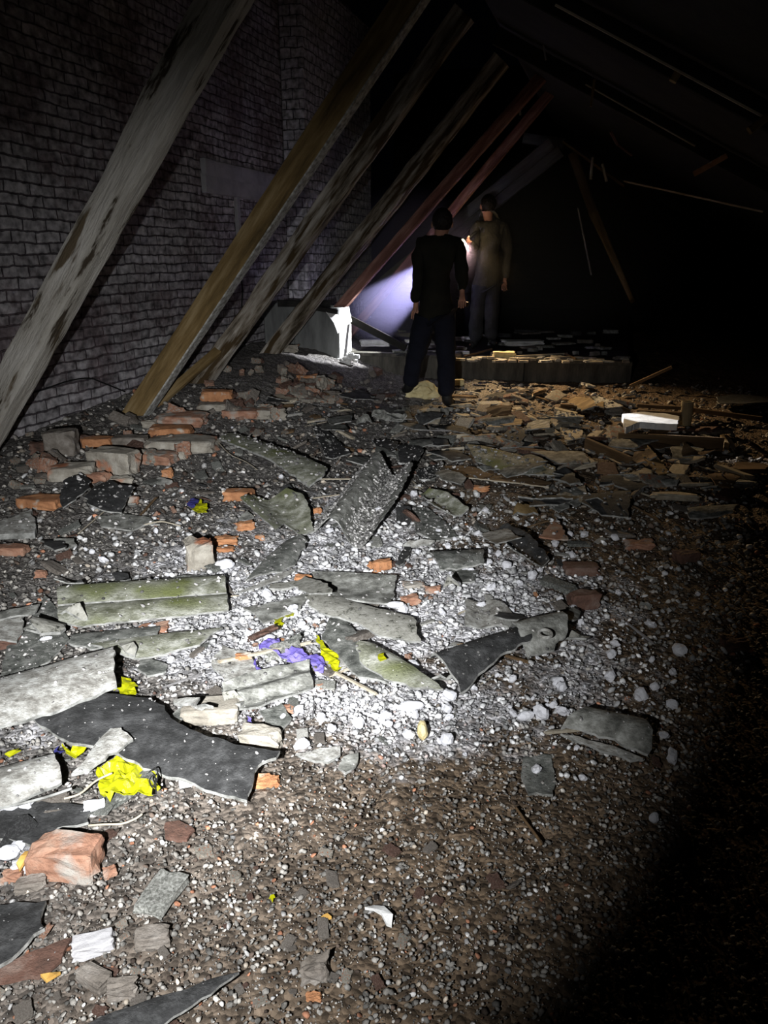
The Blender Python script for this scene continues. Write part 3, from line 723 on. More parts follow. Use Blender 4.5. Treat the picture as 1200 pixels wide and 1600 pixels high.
sheet(SH, [(858, 790), (880, 762), (892, 765), (890, 792), (872, 800)], 'cement', 'left grey upright chip of a pair at the edge of the warm light', lift=.06)
sheet(SH, [(892, 762), (914, 758), (918, 778), (900, 792), (890, 786)], 'cement', 'right grey upright chip of a pair at the edge of the warm light', lift=.06)
sheet(SH, [(842, 838), (866, 812), (872, 812), (888, 842), (868, 842)], 'brick', 'brown pointed chip standing among dim rubble at the right', lift=.06, edge='brick', cat='brick chip')
sheet(SH, [(876, 1142), (915, 1118), (950, 1112), (1000, 1130), (1018, 1158), (1012, 1178), (960, 1160), (905, 1146)], 'cement', 'dim grey broken sheet at the right edge of the torch light', lift=.05, ax=((880, 1140), (1010, 1170)), prof='arc', amp=.04)
sheet(SH, [(876, 1146), (905, 1150), (960, 1166), (1005, 1184), (985, 1188), (930, 1168)], 'cement_pale', 'thin dim strip along the lower side of the grey broken sheet', lift=.02)
sheet(SH, [(818, 1182), (862, 1180), (866, 1212), (864, 1242), (826, 1240), (814, 1210)], 'cement_grey', 'flat dark square slab half buried right of the lit gravel', lift=.006)
sheet(SH, [(462, 1176), (500, 1168), (532, 1166), (532, 1178), (512, 1190), (480, 1184)], 'cement_pale', 'small pale slat lying below the white crumbs', lift=.015)
sheet(SH, [(536, 1182), (560, 1176), (556, 1196), (540, 1206), (528, 1198)], 'cement', 'small grey chip right of the pale slat', lift=.012)
sheet(SH, [(262, 1126), (296, 1095), (300, 1100), (290, 1118), (272, 1134)], 'cement_grey', 'small dark chip at the notch of the large dark sheet', lift=.03)
sheet(SH, [(258, 1284), (280, 1282), (304, 1296), (292, 1312), (258, 1308)], 'brick_dirty', 'small flat brownish chip pressed into the foreground gravel', lift=.006, edge='brick_dirty', cat='chip')
sheet(SH, [(0, 1268), (60, 1250), (140, 1262), (138, 1284), (90, 1292), (60, 1320), (0, 1310)], 'cement_dark', 'dark slab left of the yellow film, with white lumps beside it', lift=.02)
sheet(SH, [(224, 1024), (262, 1038), (255, 1050), (230, 1056), (214, 1044)], 'cement_grey', 'small dark shard right of the raised pale sheet', lift=.02)
sheet(SH, [(330, 1035), (348, 1008), (390, 1020), (404, 1060), (350, 1062)], 'cement_pale', 'white-dusted flat shard left of the violet cloth', lift=.012)
# warm-lit and right side pieces
sheet(SH, [(782, 688), (800, 672), (830, 668), (828, 680), (812, 692)], 'cement_dark', 'dark blue-grey curved shard in the warm-lit rubble', lift=.06, prof='arc', amp=.03)
sheet(SH, [(924, 633), (935, 619), (955, 626), (974, 634), (950, 637)], 'cement_pale', 'tan wedge-shaped piece at the right end of the warm-lit rubble', lift=.08, edge='cement_pale')
sheet(SH, [(866, 652), (872, 641), (902, 648), (912, 656), (880, 658)], 'cement_pale', 'warm-lit pale fragment in front of the kerb, right of centre', lift=.08)
sheet(SH, [(876, 672), (878, 660), (888, 664), (896, 686), (884, 688)], 'splinter', 'left of two upright tan slips in the warm-lit rubble', lift=.05, edge='splinter')
sheet(SH, [(892, 676), (904, 658), (911, 674), (908, 684), (898, 686)], 'splinter', 'right of two upright tan slips in the warm-lit rubble', lift=.05, edge='splinter')
sheet(SH, [(1003, 712), (1012, 696), (1030, 716), (1046, 738), (1030, 742)], 'wood_tan', 'tan wooden triangle standing in dim rubble at the right', lift=.08, edge='wood_tan', cat='wood piece')
sheet(SH, [(1105, 748), (1130, 740), (1156, 752), (1140, 762), (1118, 760)], 'wood_brown', 'dim brown curved shard at far right', lift=.06, prof='arc', amp=.03, edge='wood_brown', cat='wood piece')
sheet(SH, [(900, 640), (926, 620), (938, 618), (920, 636)], 'cement_grey', 'dark slip leaning beside the tan wedge near the kerb', lift=.07)
sheet(SH, [(914, 776), (960, 766), (986, 770), (982, 808), (940, 806), (908, 792)], 'cement_dark', 'broad black slab in the dim rubble on the right', lift=.05, prof='arc', amp=.03)

# many smaller unnamed fragments of broken sheet, each its own piece
random.seed(31)
def frag(px, py, w, h, m, lab, grp, lift=None):
    n = random.choice([4, 5, 5, 6]); a0 = random.random() * 6.28; th = random.uniform(-.5, .5); pts = []
    for i in range(n):
        a = a0 + 6.283 * i / n + random.uniform(-.25, .25); k = random.uniform(.75, 1.15)
        x, y = math.cos(a) * w * k, math.sin(a) * h * k
        pts.append((px + x, py + y + x * th * .45))
    if any(abs(px - a) < w + b and abs(py - c) < h + d_ for a, b, c, d_ in [(312, 30, 866, 34), (200, 30, 1076, 20), (460, 90, 1020, 40), (1015, 60, 655, 16), (200, 60, 1220, 40), (165, 60, 1165, 40), (515, 25, 1025, 30), (590, 60, 790, 50)]): return
    if px < 0 or sd(*G(px, py).xy)[1] < .25: return
    base = random.uniform(.015, .05)
    cw = {'cement_grey': 'mid grey', 'cement_dark': 'blackish', 'cement': 'light grey', 'cement_pale': 'pale', 'cement_speck': 'speckled', 'wood_brown': 'brown wooden', 'wood_tan': 'tan wooden'}[m]
    sw = 'long' if w > 30 else ('medium' if w > 20 else 'short'); nn = {4: 'four-cornered', 5: 'five-cornered', 6: 'six-cornered'}[n]
    lab = sw + ' ' + cw + ' ' + nn + ' fragment ' + lab; grp = sw + ' ' + cw + ' ' + nn + ' ' + grp
    ax_ = random.uniform(0, 6.28); tl = random.uniform(0, .05)
    li = [base + tl * (1 + math.cos(a0 + 6.283 * i / n - ax_)) for i in range(n)]
    sheet('sheet_fragment', pts[::-1], m, lab, 'sheet fragment', grp, lifts=li, thick=random.uniform(.006, .012), prof=random.choice([None, 'arc', 'wave', 'arc']), amp=random.uniform(.01, .03),
          ax=((px - w, py), (px + w, py + random.uniform(-8, 8))), cell=.03, jag=.008)
for i in range(34):
    py = random.uniform(615, 760); px = random.uniform(440, 720) if i % 2 else random.uniform(520, 900)
    frag(px, py, random.uniform(14, 42) * (py / 700), random.uniform(4, 10), random.choice(['cement_grey', 'cement_dark', 'cement', 'cement_grey']), 'in the far middle of the rubble', 'far middle sheet fragments')
for i in range(30):
    py = random.uniform(625, 800); px = random.uniform(800, 1190)
    frag(px, py, random.uniform(16, 50), random.uniform(4, 11), random.choice(['cement_grey', 'wood_brown', 'cement', 'cement_dark', 'wood_tan']), 'in the dim rubble at right', 'right side fragments')
for i in range(30):
    py = random.uniform(780, 1110); px = random.uniform(40, 900)
    frag(px, py, random.uniform(14, 40), random.uniform(6, 13), random.choice(['cement_grey', 'cement', 'cement_pale', 'cement_speck', 'cement_dark']), 'among the larger sheet pieces', 'small sheet fragments', )
random.seed(57)

# nail hole ring on the curved end piece
# ------------------------------------------------------------------ films and cloths
film = lambda poly, m, label, cat='plastic film', cr=.012, lift=.02: sheet({'yellow': 'yellow_film', 'purple': 'violet_cloth', 'blue': 'blue_film'}[m], poly, m, label, cat, lift=lift, thick=.002, crumple=cr, cscale=19, jag=.012, cell=.011, edge=m)
film([(152, 1216), (170, 1204), (192, 1186), (215, 1192), (238, 1200), (252, 1206), (248, 1222), (252, 1236), (240, 1253), (222, 1246), (210, 1250), (200, 1256), (180, 1250), (165, 1252), (156, 1234)], 'yellow', 'large crumpled yellow film under the big dark sheet at lower left', cr=.024, lift=.02)
film([(178, 1080), (190, 1064), (204, 1062), (216, 1074), (212, 1089), (194, 1090)], 'yellow', 'small yellow film tucked at the corner of the raised pale sheet')
film([(97, 1168), (112, 1178), (134, 1162), (136, 1172), (122, 1182), (104, 1184)], 'yellow', 'yellow film scrap above the pale wedge, at the dark sheet')
film([(12, 1178), (30, 1173), (34, 1179), (16, 1186)], 'yellow', 'tiny yellow scrap at the left edge')
film([(493, 996), (505, 1004), (520, 1020), (534, 1044), (528, 1054), (512, 1040), (502, 1022)], 'yellow', 'elongated yellow film beside the violet cloth')
film([(430, 972), (440, 965), (444, 976), (436, 982)], 'yellow', 'tiny yellow scrap above the violet cloth', cr=.006)
film([(446, 962), (455, 956), (458, 963), (450, 966)], 'yellow', 'smallest yellow speck above the violet cloth', cr=.004)
film([(300, 796), (312, 783), (324, 792), (324, 802), (308, 802)], 'yellow', 'dull yellow scrap beside a blue scrap near the orange brick', cr=.01, lift=.03)
film([(590, 1028), (600, 1022), (604, 1030), (594, 1034)], 'yellow', 'yellow speck on the round-ended greenish strip', cr=.003, lift=.09)
film([(404, 1010), (418, 1000), (434, 996), (438, 1006), (424, 1016), (412, 1016)], 'purple', 'upper violet cloth scrap in the white crumbs', 'cloth scrap')
film([(426, 1022), (446, 1024), (468, 1016), (480, 1024), (500, 1030), (510, 1044), (498, 1058), (486, 1044), (468, 1036), (448, 1040), (436, 1032)], 'purple', 'long crumpled violet cloth beside the yellow film', 'cloth scrap', cr=.016)
film([(396, 1040), (402, 1030), (406, 1046), (402, 1056)], 'purple', 'small violet scrap at the left of the cloth', 'cloth scrap', cr=.006)
film([(378, 1150), (386, 1122), (392, 1130), (384, 1156)], 'purple', 'thin violet scrap left of the brick near the dark sheet', 'cloth scrap', cr=.006)
film([(84, 1172), (92, 1166), (100, 1174), (92, 1180)], 'blue', 'tiny dark blue scrap beside the yellow scrap', cr=.004)
film([(293, 790), (300, 780), (310, 782), (302, 796)], 'blue', 'dark blue scrap next to the dull yellow one', cr=.008, lift=.035)

# rusty cord trailing from the large yellow film, thin pale wires
tube('wire', smooth_path([G(*q, .03) for q in [(138, 1290), (165, 1288), (190, 1287), (210, 1280), (222, 1272)]]), .003, M['splinter'], 'thin pale curved wire below the yellow film', 'wire')
tube('wire', smooth_path([G(*q, .08) for q in [(233, 1206), (244, 1200), (246, 1215), (238, 1230), (234, 1218), (242, 1212), (244, 1240)]]), .002, M['wire'], 'looped black wire on the large yellow film', 'wire')
tube('wire', smooth_path([G(*q, .05) for q in [(100, 1248), (125, 1240), (150, 1220), (175, 1208)]]), .003, M['splinter'], 'thin pale strand left of the large yellow film', 'wire')
tube('wire', smooth_path([G(*q, .05) for q in [(0, 1262), (40, 1254), (80, 1243), (112, 1232)]]), .004, M['cement_edge'], 'pale rod under the curved sheet at left edge', 'wire')
tube('straw', smooth_path([G(*q, .04) for q in [(122, 834), (150, 810), (180, 786), (212, 768)]]), .0035, M['splinter'], 'long straw leaning over the dark flaps at the left', 'straw')
tube('straw', smooth_path([G(*q, .03) for q in [(340, 690), (360, 710), (385, 722), (402, 734)]]), .003, M['splinter'], 'pale straw under the fallen long slab', 'straw')
tube('straw', smooth_path([G(*q, .03) for q in [(225, 820), (250, 815), (268, 818), (282, 822)]]), .004, M['splinter'], 'pale straw from the point of the grey-green slab', 'straw')
tube('straw', smooth_path([G(*q, .02) for q in [(806, 1262), (820, 1282), (838, 1306), (846, 1320)]]), .004, M['wood_brown'], 'brown twig on the dim gravel right of centre', 'twig')


# ------------------------------------------------------------------ solid lumps: bricks, stones
def lump_mesh(name, dims, m, seed, rough=.10, boxy=True, sub=3):
    bm = bmesh.new()
    if boxy:
        bmesh.ops.create_cube(bm, size=2); bmesh.ops.bevel(bm, geom=list(bm.edges), offset=.12, segments=1, affect='EDGES')
        bmesh.ops.subdivide_edges(bm, edges=list(bm.edges), cuts=sub, use_grid_fill=True)
    else:
        bmesh.ops.create_icosphere(bm, subdivisions=sub, radius=1)
    rnd = random.Random(seed); cuts = []
    for _ in range(3 if boxy else 5):
        nrm = Vector((rnd.uniform(-1, 1), rnd.uniform(-1, 1), rnd.uniform(-.3, 1))).normalized()
        cuts.append((nrm, (1.15 if boxy else .78) + rnd.random() * .2))
    for v in bm.verts:
        c = v.co.copy()
        for nrm, k in cuts:
            dd = c.dot(nrm) - k
            if dd > 0: c -= nrm * dd
        q = noise.fractal(c * 1.7 + Vector((seed, seed * 1.7, 0)), 1, 2, 4); q2 = noise.noise(c * 5 + Vector((seed, 0, 0)))
        c *= 1 + q * rough * 1.3 + q2 * rough * .4
        v.co = Vector((c.x * dims[0] / 2, c.y * dims[1] / 2, c.z * dims[2] / 2))
    me = bpy.data.meshes.new(name); bm.to_mesh(me); bm.free(); me.materials.append(m)
    return me


def brick(px, py, wpx, hpx, m, label, rot=0., tilt=0., ty=0., name='brick', cat='brick', depth=None, lift=0.0, boxy=True, rough=.10, flat=None):
    """px,py: centre of the visible shape; wpx, hpx its size in pixels"""
    c = G(px, py + hpx * .25, lift); dist = (c - CAM).length; k = dist / F
    wd = wpx * k; ht = flat if flat else hpx * k * .62; dp = depth if depth else max(wd * .55, ht)
    me = lump_mesh(name, (wd, dp, ht), M[m], px * .37 + py * .11, rough, boxy)
    c.y += dp * .1; c.z = Hbase(c.x, c.y) + lift + ht * .42
    o = link(name, me, loc=c); o.rotation_euler = (tilt, ty, rot)
    return tag(o, label, cat)


BR = [
 (283, 653, 72, 26, 'brick', 'top long brick of the small stack below the yellow-brown timber', -.05, .06),
 (233, 659, 20, 20, 'brick_mortar', 'small pale brick end left of the stack, below the yellow-brown timber', .1, .03),
 (268, 676, 62, 26, 'brick_bright', 'round-edged orange brick in the middle of the small stack', .05, .03),
 (282, 696, 104, 30, 'brick_mortar', 'long mortar-covered grey block under the small brick stack', .02, .0),
 (153, 692, 42, 22, 'brick_bright', 'small orange brick behind the heap, near the wall foot', .05, .02),
 (203, 690, 48, 24, 'stone', 'grey brick between the orange brick and the stack', .05, .0),
 (132, 690, 28, 22, 'brick_dirty', 'dark brown brick end left of the small orange brick', .1, .0),
 (97, 694, 42, 58, 'stone', 'grey block standing on end against the wall foot', .15, .0),
 (65, 700, 28, 24, 'brick_dirty', 'black sooty lump at the wall foot', .3, .0),
 (180, 722, 72, 54, 'brick_mortar', 'large tan brick chunk at the centre of the left heap', -.35, .02),
 (242, 716, 60, 24, 'brick', 'reddish brick under the mortar-covered block', -.2, .0),
 (278, 712, 24, 20, 'brick_mortar', 'small pale mortar lump right of the reddish brick', .0, .0),
 (262, 740, 14, 20, 'brick_bright', 'tiny yellowish brick chip below the reddish brick', .0, .0),
 (112, 740, 62, 34, 'brick_mortar', 'pale angular mortar chunk left of the tan one', .25, .0),
 (150, 748, 34, 22, 'brick', 'brown brick bit under the pale angular chunk', .0, .0),
 (190, 752, 30, 18, 'brick_mortar', 'small tan lump below the large tan chunk', .3, .0),
 (65, 786, 62, 24, 'brick_bright', 'flat orange brick beside the pale wedge at left', -.2, .0),
 (205, 782, 20, 18, 'brick', 'brown brick chip right of the dark flaps', .3, .0),
 (18, 860, 42, 20, 'brick', 'dull pink brick at the left edge, above centre', .0, .0),
 (64, 897, 16, 14, 'brick', 'tiny reddish stone in the gravel left of centre', .0, .0),
 (12, 1005, 28, 20, 'brick_dirty', 'brown broken lump below the pale square-ended piece', .2, .0),
 (374, 774, 44, 24, 'brick_bright', 'orange brick left of the twisted leaf-like piece', -.05, .0),
 (383, 822, 26, 18, 'brick_bright', 'orange brick chip pointing up below the twisted piece', .4, .0),
 (353, 845, 34, 16, 'brick_bright', 'flat orange chip above the white-topped lump', .1, .0),
 (352, 858, 24, 10, 'brick_bright', 'thin orange sliver under the flat orange chip', .1, .0),
 (495, 798, 14, 12, 'brick_bright', 'orange chip at the edge of the twisted piece', .3, .0),
 (406, 840, 14, 12, 'brick_bright', 'small brown-orange chip left of the leaf-shaped piece', .0, .0),
 (594, 884, 30, 26, 'brick_bright', 'rounded orange chip above the flat grey sheet piece', .5, .0),
 (474, 905, 24, 20, 'brick_bright', 'pale orange chip left of the flat grey sheet piece', .2, .0),
 (646, 915, 30, 12, 'brick', 'thin red-orange chip right of the flat grey sheet piece', .2, .0),
 (676, 922, 22, 14, 'brick', 'red chip, rightmost of three beside the speckled sheet', .0, .0),
 (640, 938, 26, 20, 'brick', 'red-orange triangular chip, lowest of three beside the speckled sheet', .3, .0),
 (676, 876, 12, 12, 'brick', 'reddish chip at the left end of the short half-round piece', .1, .0),
 (380, 1028, 22, 18, 'brick_bright', 'orange chip left of the violet cloth', .2, .0),
 (494, 1072, 18, 12, 'brick', 'small red chip right of the ribbed piece', .0, .0),
 (448, 1108, 20, 14, 'brick', 'dull red lump below the ribbed piece', .0, .0),
 (408, 1155, 58, 46, 'brick_mortar', 'brick chunk with mortar, just above the big dark sheet', -.1, .0),
 (414, 1222, 36, 22, 'brick_bright', 'bright orange chip at the right end of the big dark sheet', .2, .0),
 (330, 1112, 80, 40, 'brick_mortar', 'broad low brownish rubble lump behind the big dark sheet', .1, .0),
 (240, 982, 40, 14, 'brick', 'reddish slab between the mossy strips and the pointed strip', .15, .0),
 (104, 1342, 88, 72, 'brick', 'large broken brick with grey top in the left foreground', -.05, .0),
 (20, 1370, 24, 20, 'brick', 'pink pebble at the left edge beside the large broken brick', .1, .0),
 (172, 1364, 16, 20, 'brick', 'small pink pebble right of the large broken brick', .5, .0),
 (48, 1382, 36, 22, 'stone', 'dark stone with white underside left of the large broken brick', .2, .0),
 (148, 1530, 42, 30, 'stone', 'flat grey stone in the lower left foreground', -.5, .0),
 (192, 1548, 34, 32, 'stone', 'square grey stone right of the flat grey one', .2, .0),
 (238, 1466, 44, 30, 'stone', 'dull flat stone set in the foreground gravel', .2, .0),
 (492, 1516, 34, 40, 'stone', 'pinkish grey stone near the bottom centre', .1, .0),
 (490, 1558, 18, 12, 'brick_bright', 'tiny orange pebble at bottom centre', .0, .0),
 (912, 938, 44, 40, 'brick_dirty', 'reddish round stone right of the white crumbs', .2, .0),
 (908, 890, 50, 22, 'brick_dirty', 'brown flat brick above the reddish round stone', .0, .0),
 (1148, 1008, 34, 26, 'brick_dirty', 'brownish lump in the dark at far right', .2, .0),
 (1000, 852, 40, 16, 'brick', 'dim orange-brown brick at the right', .0, .0),
 (752, 764, 22, 14, 'brick_bright', 'orange brick chip at the end of the lath', .0, .0),
 (338, 610, 46, 30, 'brick_bright', 'orange round-faced brick at the foot of the third timber', .1, .0),
 (336, 624, 50, 18, 'brick_mortar', 'pale brick under the orange round-faced one', .0, .0),
 (374, 634, 52, 20, 'brick', 'tan flat brick right of the third timber foot', .05, .0),
 (396, 616, 50, 22, 'brick_mortar', 'tan mortar lump behind the flat brick', .0, .0),
 (425, 618, 36, 26, 'brick_mortar', 'tan hollow lump in the rubble under the rendered plinth', .2, .0),
 (480, 584, 30, 24, 'brick_bright', 'red brick end below the grey rendered box', .3, .0),
 (494, 600, 28, 30, 'brick_mortar', 'pale slanted brick leaning below the grey rendered box', -.6, .2),
 (455, 545, 20, 18, 'brick_mortar', 'pinkish pale lump at the left bottom of the grey box', .0, .0),
 (760, 570, 10, 8, 'brick_mortar', 'small tan lump at the base of the kerb', .0, .0),
]
for b in BR:
    px, py, ww, hh, m, lb, rot, tl = b
    brick(px, py, ww, hh, m, lb, rot, tl, rough=.10 if ww > 40 else .26)
brick(312, 868, 38, 66, 'brick_mortar', 'white-topped brick lump standing upright in the brightest gravel', .3, name='brick_lump', cat='brick lump', rough=.2)
brick(351, 883, 30, 28, 'white', 'large round white lump right of the upright brick lump', .3, name='white_lump', cat='white lump', boxy=False)
brick(660, 1142, 16, 46, 'cream', 'yellowish crusty stick standing in the white crumbs', .1, name='crusty_stick', cat='stick', boxy=False)
brick(821, 1119, 28, 24, 'white', 'bright white oval lump alone on the dim gravel right of centre', .3, name='white_lump', cat='white lump', boxy=False)
brick(642, 1104, 40, 24, 'white', 'large flat white lump below the round-ended strip', .1, name='white_lump', cat='white lump', boxy=False)
brick(618, 945, 26, 16, 'white', 'white lump on the speckled sheet piece', .1, name='white_lump', cat='white lump', boxy=False, lift=.03)
brick(146, 1478, 50, 30, 'lintel', 'bluish white angular stone in the lower left foreground', .3, name='white_stone', cat='white stone')
brick(148, 1264, 28, 26, 'white', 'white lump at the lower left corner of the large yellow film', .3, name='white_lump', cat='white lump')
brick(14, 1334, 28, 30, 'white', 'white lump at the left edge beside the dark slab', .3, name='white_lump', cat='white lump', boxy=False)
brick(42, 1354, 34, 20, 'white', 'angular white lump left of the large broken brick', .3, name='white_lump', cat='white lump')
brick(290, 1222, 18, 20, 'white', 'white lump under the lower edge of the dark sheet', .3, name='white_lump', cat='white lump')
brick(73, 1000, 20, 16, 'white', 'white crumb lying on the dull flat sheet at left', .3, name='white_lump', cat='white lump', boxy=False)
brick(736, 890, 10, 10, 'white', 'white crumb behind the short half-round piece', .1, name='white_lump', cat='white lump', boxy=False)
brick(1072, 870, 36, 24, 'brick_dirty', 'dim brownish chunk at the far right edge', .3)

# bottom foreground leaf-like bits
sheet('shell_chip', [(570, 1420), (584, 1414), (600, 1418), (614, 1434), (612, 1446), (604, 1444), (596, 1432), (584, 1424)], 'plaster', 'curved whitish bark-like chip on the foreground gravel', 'chip', lift=.012, prof='arc', amp=.01, edge='plaster')
sheet('dry_leaf', [(64, 1528), (78, 1520), (95, 1522), (88, 1528), (72, 1532)], 'leaf', 'curled yellow leaf in the lower left corner', 'leaf', lift=.012, prof='arc', amp=.01, edge='leaf')
sheet('dry_leaf', [(26, 1352), (40, 1334), (56, 1328), (58, 1334), (42, 1346), (30, 1358)], 'leaf', 'curved orange leaf strip left of the large broken brick', 'leaf', lift=.04, prof='arc', amp=.012, edge='leaf')
sheet('dry_leaf', [(500, 1434), (508, 1428), (518, 1432), (510, 1440)], 'leaf', 'tiny orange leaf scrap on the foreground gravel', 'leaf', lift=.008, edge='leaf', cell=.006)
sheet('yellow_film', [(420, 1404), (424, 1398), (430, 1402), (426, 1410)], 'yellow', 'tiny yellow scrap alone on the foreground gravel', 'plastic film', lift=.01, thick=.002, edge='yellow', cell=.006)

# ------------------------------------------------------------------ right side: white slab, pipe, boards
pipe = G(1070, 664)


def cyl(name, p0, p1, r, m, label, cat, hollow=True):
    p0, p1 = Vector(p0), Vector(p1); ax = (p1 - p0).normalized(); a = ax.orthogonal().normalized(); c = ax.cross(a); vs, fs = [], []; S = 24
    prof_ = [(p0, r), (p1 - ax * .012, r), (p1, r * .96), (p1, r * .8), (p0, r * .8)] if hollow else [(p0, r), (p1, r)]
    for (p, q) in prof_:
        for k in range(S): vs.append(p + (a * math.cos(2 * math.pi * k / S) + c * math.sin(2 * math.pi * k / S)) * q - p0)
    n = len(prof_)
    for i in range(n if hollow else n - 1):
        for k in range(S): fs.append((i * S + k, i * S + (k + 1) % S, ((i + 1) % n) * S + (k + 1) % S, ((i + 1) % n) * S + k))
    if not hollow: fs += [tuple(range(S))[::-1], tuple(S + k for k in range(S))]
    me = mesh_from(name, vs, fs, m)
    bm = bmesh.new(); bm.from_mesh(me); bmesh.ops.recalc_face_normals(bm, faces=bm.faces); bm.to_mesh(me); bm.free()
    return tag(link(name, me, loc=p0), label, cat)


cyl('pipe_stub', pipe - Z * .05, pipe + Z * .2, .05, M['pipe'], 'short upright tan pipe stub beside the white slab', 'pipe')
sheet('white_slab', [(972, 647), (1000, 643), (1040, 646), (1062, 651), (1058, 662), (1030, 661), (1000, 659), (978, 668)], 'plaster', 'brightly lit white slab left of the pipe stub', 'slab', lift=.15, thick=.05, edge='plaster')
sheet('white_slab', [(1020, 664), (1040, 660), (1066, 664), (1060, 674), (1030, 672)], 'plaster', 'small white chips in front of the pipe stub', 'slab', lift=.03, thick=.02, edge='plaster')
gb = lambda a, b, la, lb_, wd, ht, m, label, cat='board', **k: beam('board', G(*a, la), G(*b, lb_), wd, ht, m, label, cat, side=(0, 0, 1), wob=.006, **k)
gb((996, 633), (1064, 637), .16, .16, .03, .05, M['wood_brown'], 'upper thin dark board behind the white slab')
gb((996, 643), (1064, 647), .1, .1, .04, .05, M['wood_brown'], 'lower thin dark board behind the white slab')
gb((965, 686), (1130, 694), .05, .05, .10, .03, M['wood_brown'], 'long board with a lit edge lying in front of the white slab')
gb((1128, 684), (1136, 698), .06, .04, .05, .03, M['wood_tan'], 'short tan end piece at the right tip of the long board')
gb((984, 604), (1050, 574), .05, .25, .03, .04, M['wood_brown'], 'dim stick slanting up beyond the right end of the kerb')
gb((1080, 640), (1190, 655), .08, .05, .04, .04, M['wood_brown'], 'dim thin board right of the pipe stub')
gb((916, 692), (985, 722), .05, .02, .08, .03, M['wood_brown'], 'dark board slanting in the dim rubble below the warm light')
gb((692, 684), (742, 680), .03, .03, .03, .02, M['splinter'], 'pale lath at the border of the warm-lit rubble')
gb((690, 704), (725, 700), .02, .02, .02, .02, M['splinter'], 'short pale lath below the first at the warm border')
gb((640, 560), (548, 552), .0, .0, .05, .03, M['char'], 'black lath at the kerb base near the grey box') if False else None

# things on the kerb top
def K(px, py): # point on platform top
    r = ray(px, py); t = (CAM_H - KERB_Z) / -r.z; return CAM + r * t


def plat_lump(px, py, wpx, hpx, m, name, label, cat, group=None, boxy=True, rot=0.):
    c = K(px, py + hpx * .3); k = (c - CAM).length / F; wd, ht = wpx * k, hpx * k * .8
    me = lump_mesh(name, (wd, max(ht, wd * .5), ht), M[m], px * .3 + py, .14, boxy)
    c.z = KERB_Z + ht * .42; o = link(name, me, loc=c); o.rotation_euler.z = rot
    return tag(o, label, cat, group)


plat_lump(787, 556, 32, 14, 'cream', 'foam_block', 'yellowish foam block lying on the kerb', 'foam block')
beam('stick', K(726, 560) + Z * .02, K(768, 549) + Z * .03, .02, .02, M['wood_brown'], 'thin brown stick on the kerb left of the foam block', 'stick', side=Z)
beam('stick', K(806, 560) + Z * .02, K(886, 556) + Z * .03, .02, .02, M['splinter'], 'long pale stick on the kerb right of the foam block', 'stick', side=Z)
beam('stick', K(882, 556) + Z * .03, K(900, 562) + Z * .01, .02, .02, M['wood_brown'], 'bent end of stick at the right part of the kerb', 'stick', side=Z)
for px, py, ww, hh, lb in [(722, 551, 20, 6, 'flat white sheet scrap on the platform beside the near person'), (735, 530, 24, 8, 'upper grey-white scrap on the platform between the legs and far person'), (815, 536, 56, 9, 'long grey slab lying on the platform right of the far person'),
                           (655, 536, 40, 12, 'dim pale scrap on the platform left of the near person'), (586, 536, 44, 12, 'grey-violet scrap on the platform in the light beam')]:
    plat_lump(px, py, ww, hh, 'plaster', 'plaster_scrap', lb, 'plaster scrap', rot=.1)
for i in range(46):
    px = random.uniform(715, 985); py = random.uniform(558, 566)
    plat_lump(px, py, random.uniform(5, 20), random.uniform(2.5, 5), random.choice(['cement_pale', 'splinter', 'brick_mortar', 'stone']), 'kerb_crumb', 'small flat debris crumb strewn along the warm-lit kerb top', 'debris crumb', 'crumbs along the kerb top', rot=random.uniform(-.4, .4))
for i in range(60):
    px = random.uniform(556, 960); py = random.uniform(515, 556)
    plat_lump(px, py, random.uniform(6, 34), random.uniform(3, 8), random.choice(['cement', 'cement_grey', 'stone', 'cement_dark', 'cement_pale']), 'platform_debris', 'flat grey debris piece strewn on the platform behind the kerb', 'debris piece', 'debris on the platform', rot=random.uniform(-.4, .4))
# bright plaster chips at the foot of the lit side of the box
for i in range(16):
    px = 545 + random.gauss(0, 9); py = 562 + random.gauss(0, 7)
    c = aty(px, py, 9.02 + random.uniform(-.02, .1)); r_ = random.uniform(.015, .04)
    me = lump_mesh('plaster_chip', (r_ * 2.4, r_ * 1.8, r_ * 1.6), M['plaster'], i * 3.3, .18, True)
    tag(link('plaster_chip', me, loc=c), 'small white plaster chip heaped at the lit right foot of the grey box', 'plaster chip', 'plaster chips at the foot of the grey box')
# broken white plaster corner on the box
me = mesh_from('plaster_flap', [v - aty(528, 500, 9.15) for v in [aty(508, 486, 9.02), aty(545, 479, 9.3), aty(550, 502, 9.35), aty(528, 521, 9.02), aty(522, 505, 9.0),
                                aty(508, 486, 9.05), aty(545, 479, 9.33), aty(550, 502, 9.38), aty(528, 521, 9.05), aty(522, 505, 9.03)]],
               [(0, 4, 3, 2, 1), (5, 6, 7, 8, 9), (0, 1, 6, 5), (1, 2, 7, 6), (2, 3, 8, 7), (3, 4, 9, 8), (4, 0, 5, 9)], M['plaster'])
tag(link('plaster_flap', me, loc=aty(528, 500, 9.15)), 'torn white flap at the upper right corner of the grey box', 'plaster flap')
# crumpled film between the near person's feet
brick(660, 612, 50, 48, 'cream', 'crumpled yellowish bundle between the near person\'s feet', .2, name='foam_bundle', cat='bundle', boxy=False, rough=.25)
brick(715, 598, 18, 14, 'cream', 'small yellow scrap at the right heel of the near person', .2, name='foam_scrap', cat='foam scrap', rough=.2)

# ------------------------------------------------------------------ repeats scattered individually
def scatter_px(blobs):
    tot = sum(b[4] for b in blobs); r = random.random() * tot
    for b in blobs:
        r -= b[4]
        if r <= 0: break
    return b[0] + random.gauss(0, b[2]), b[1] + random.gauss(0, b[3])


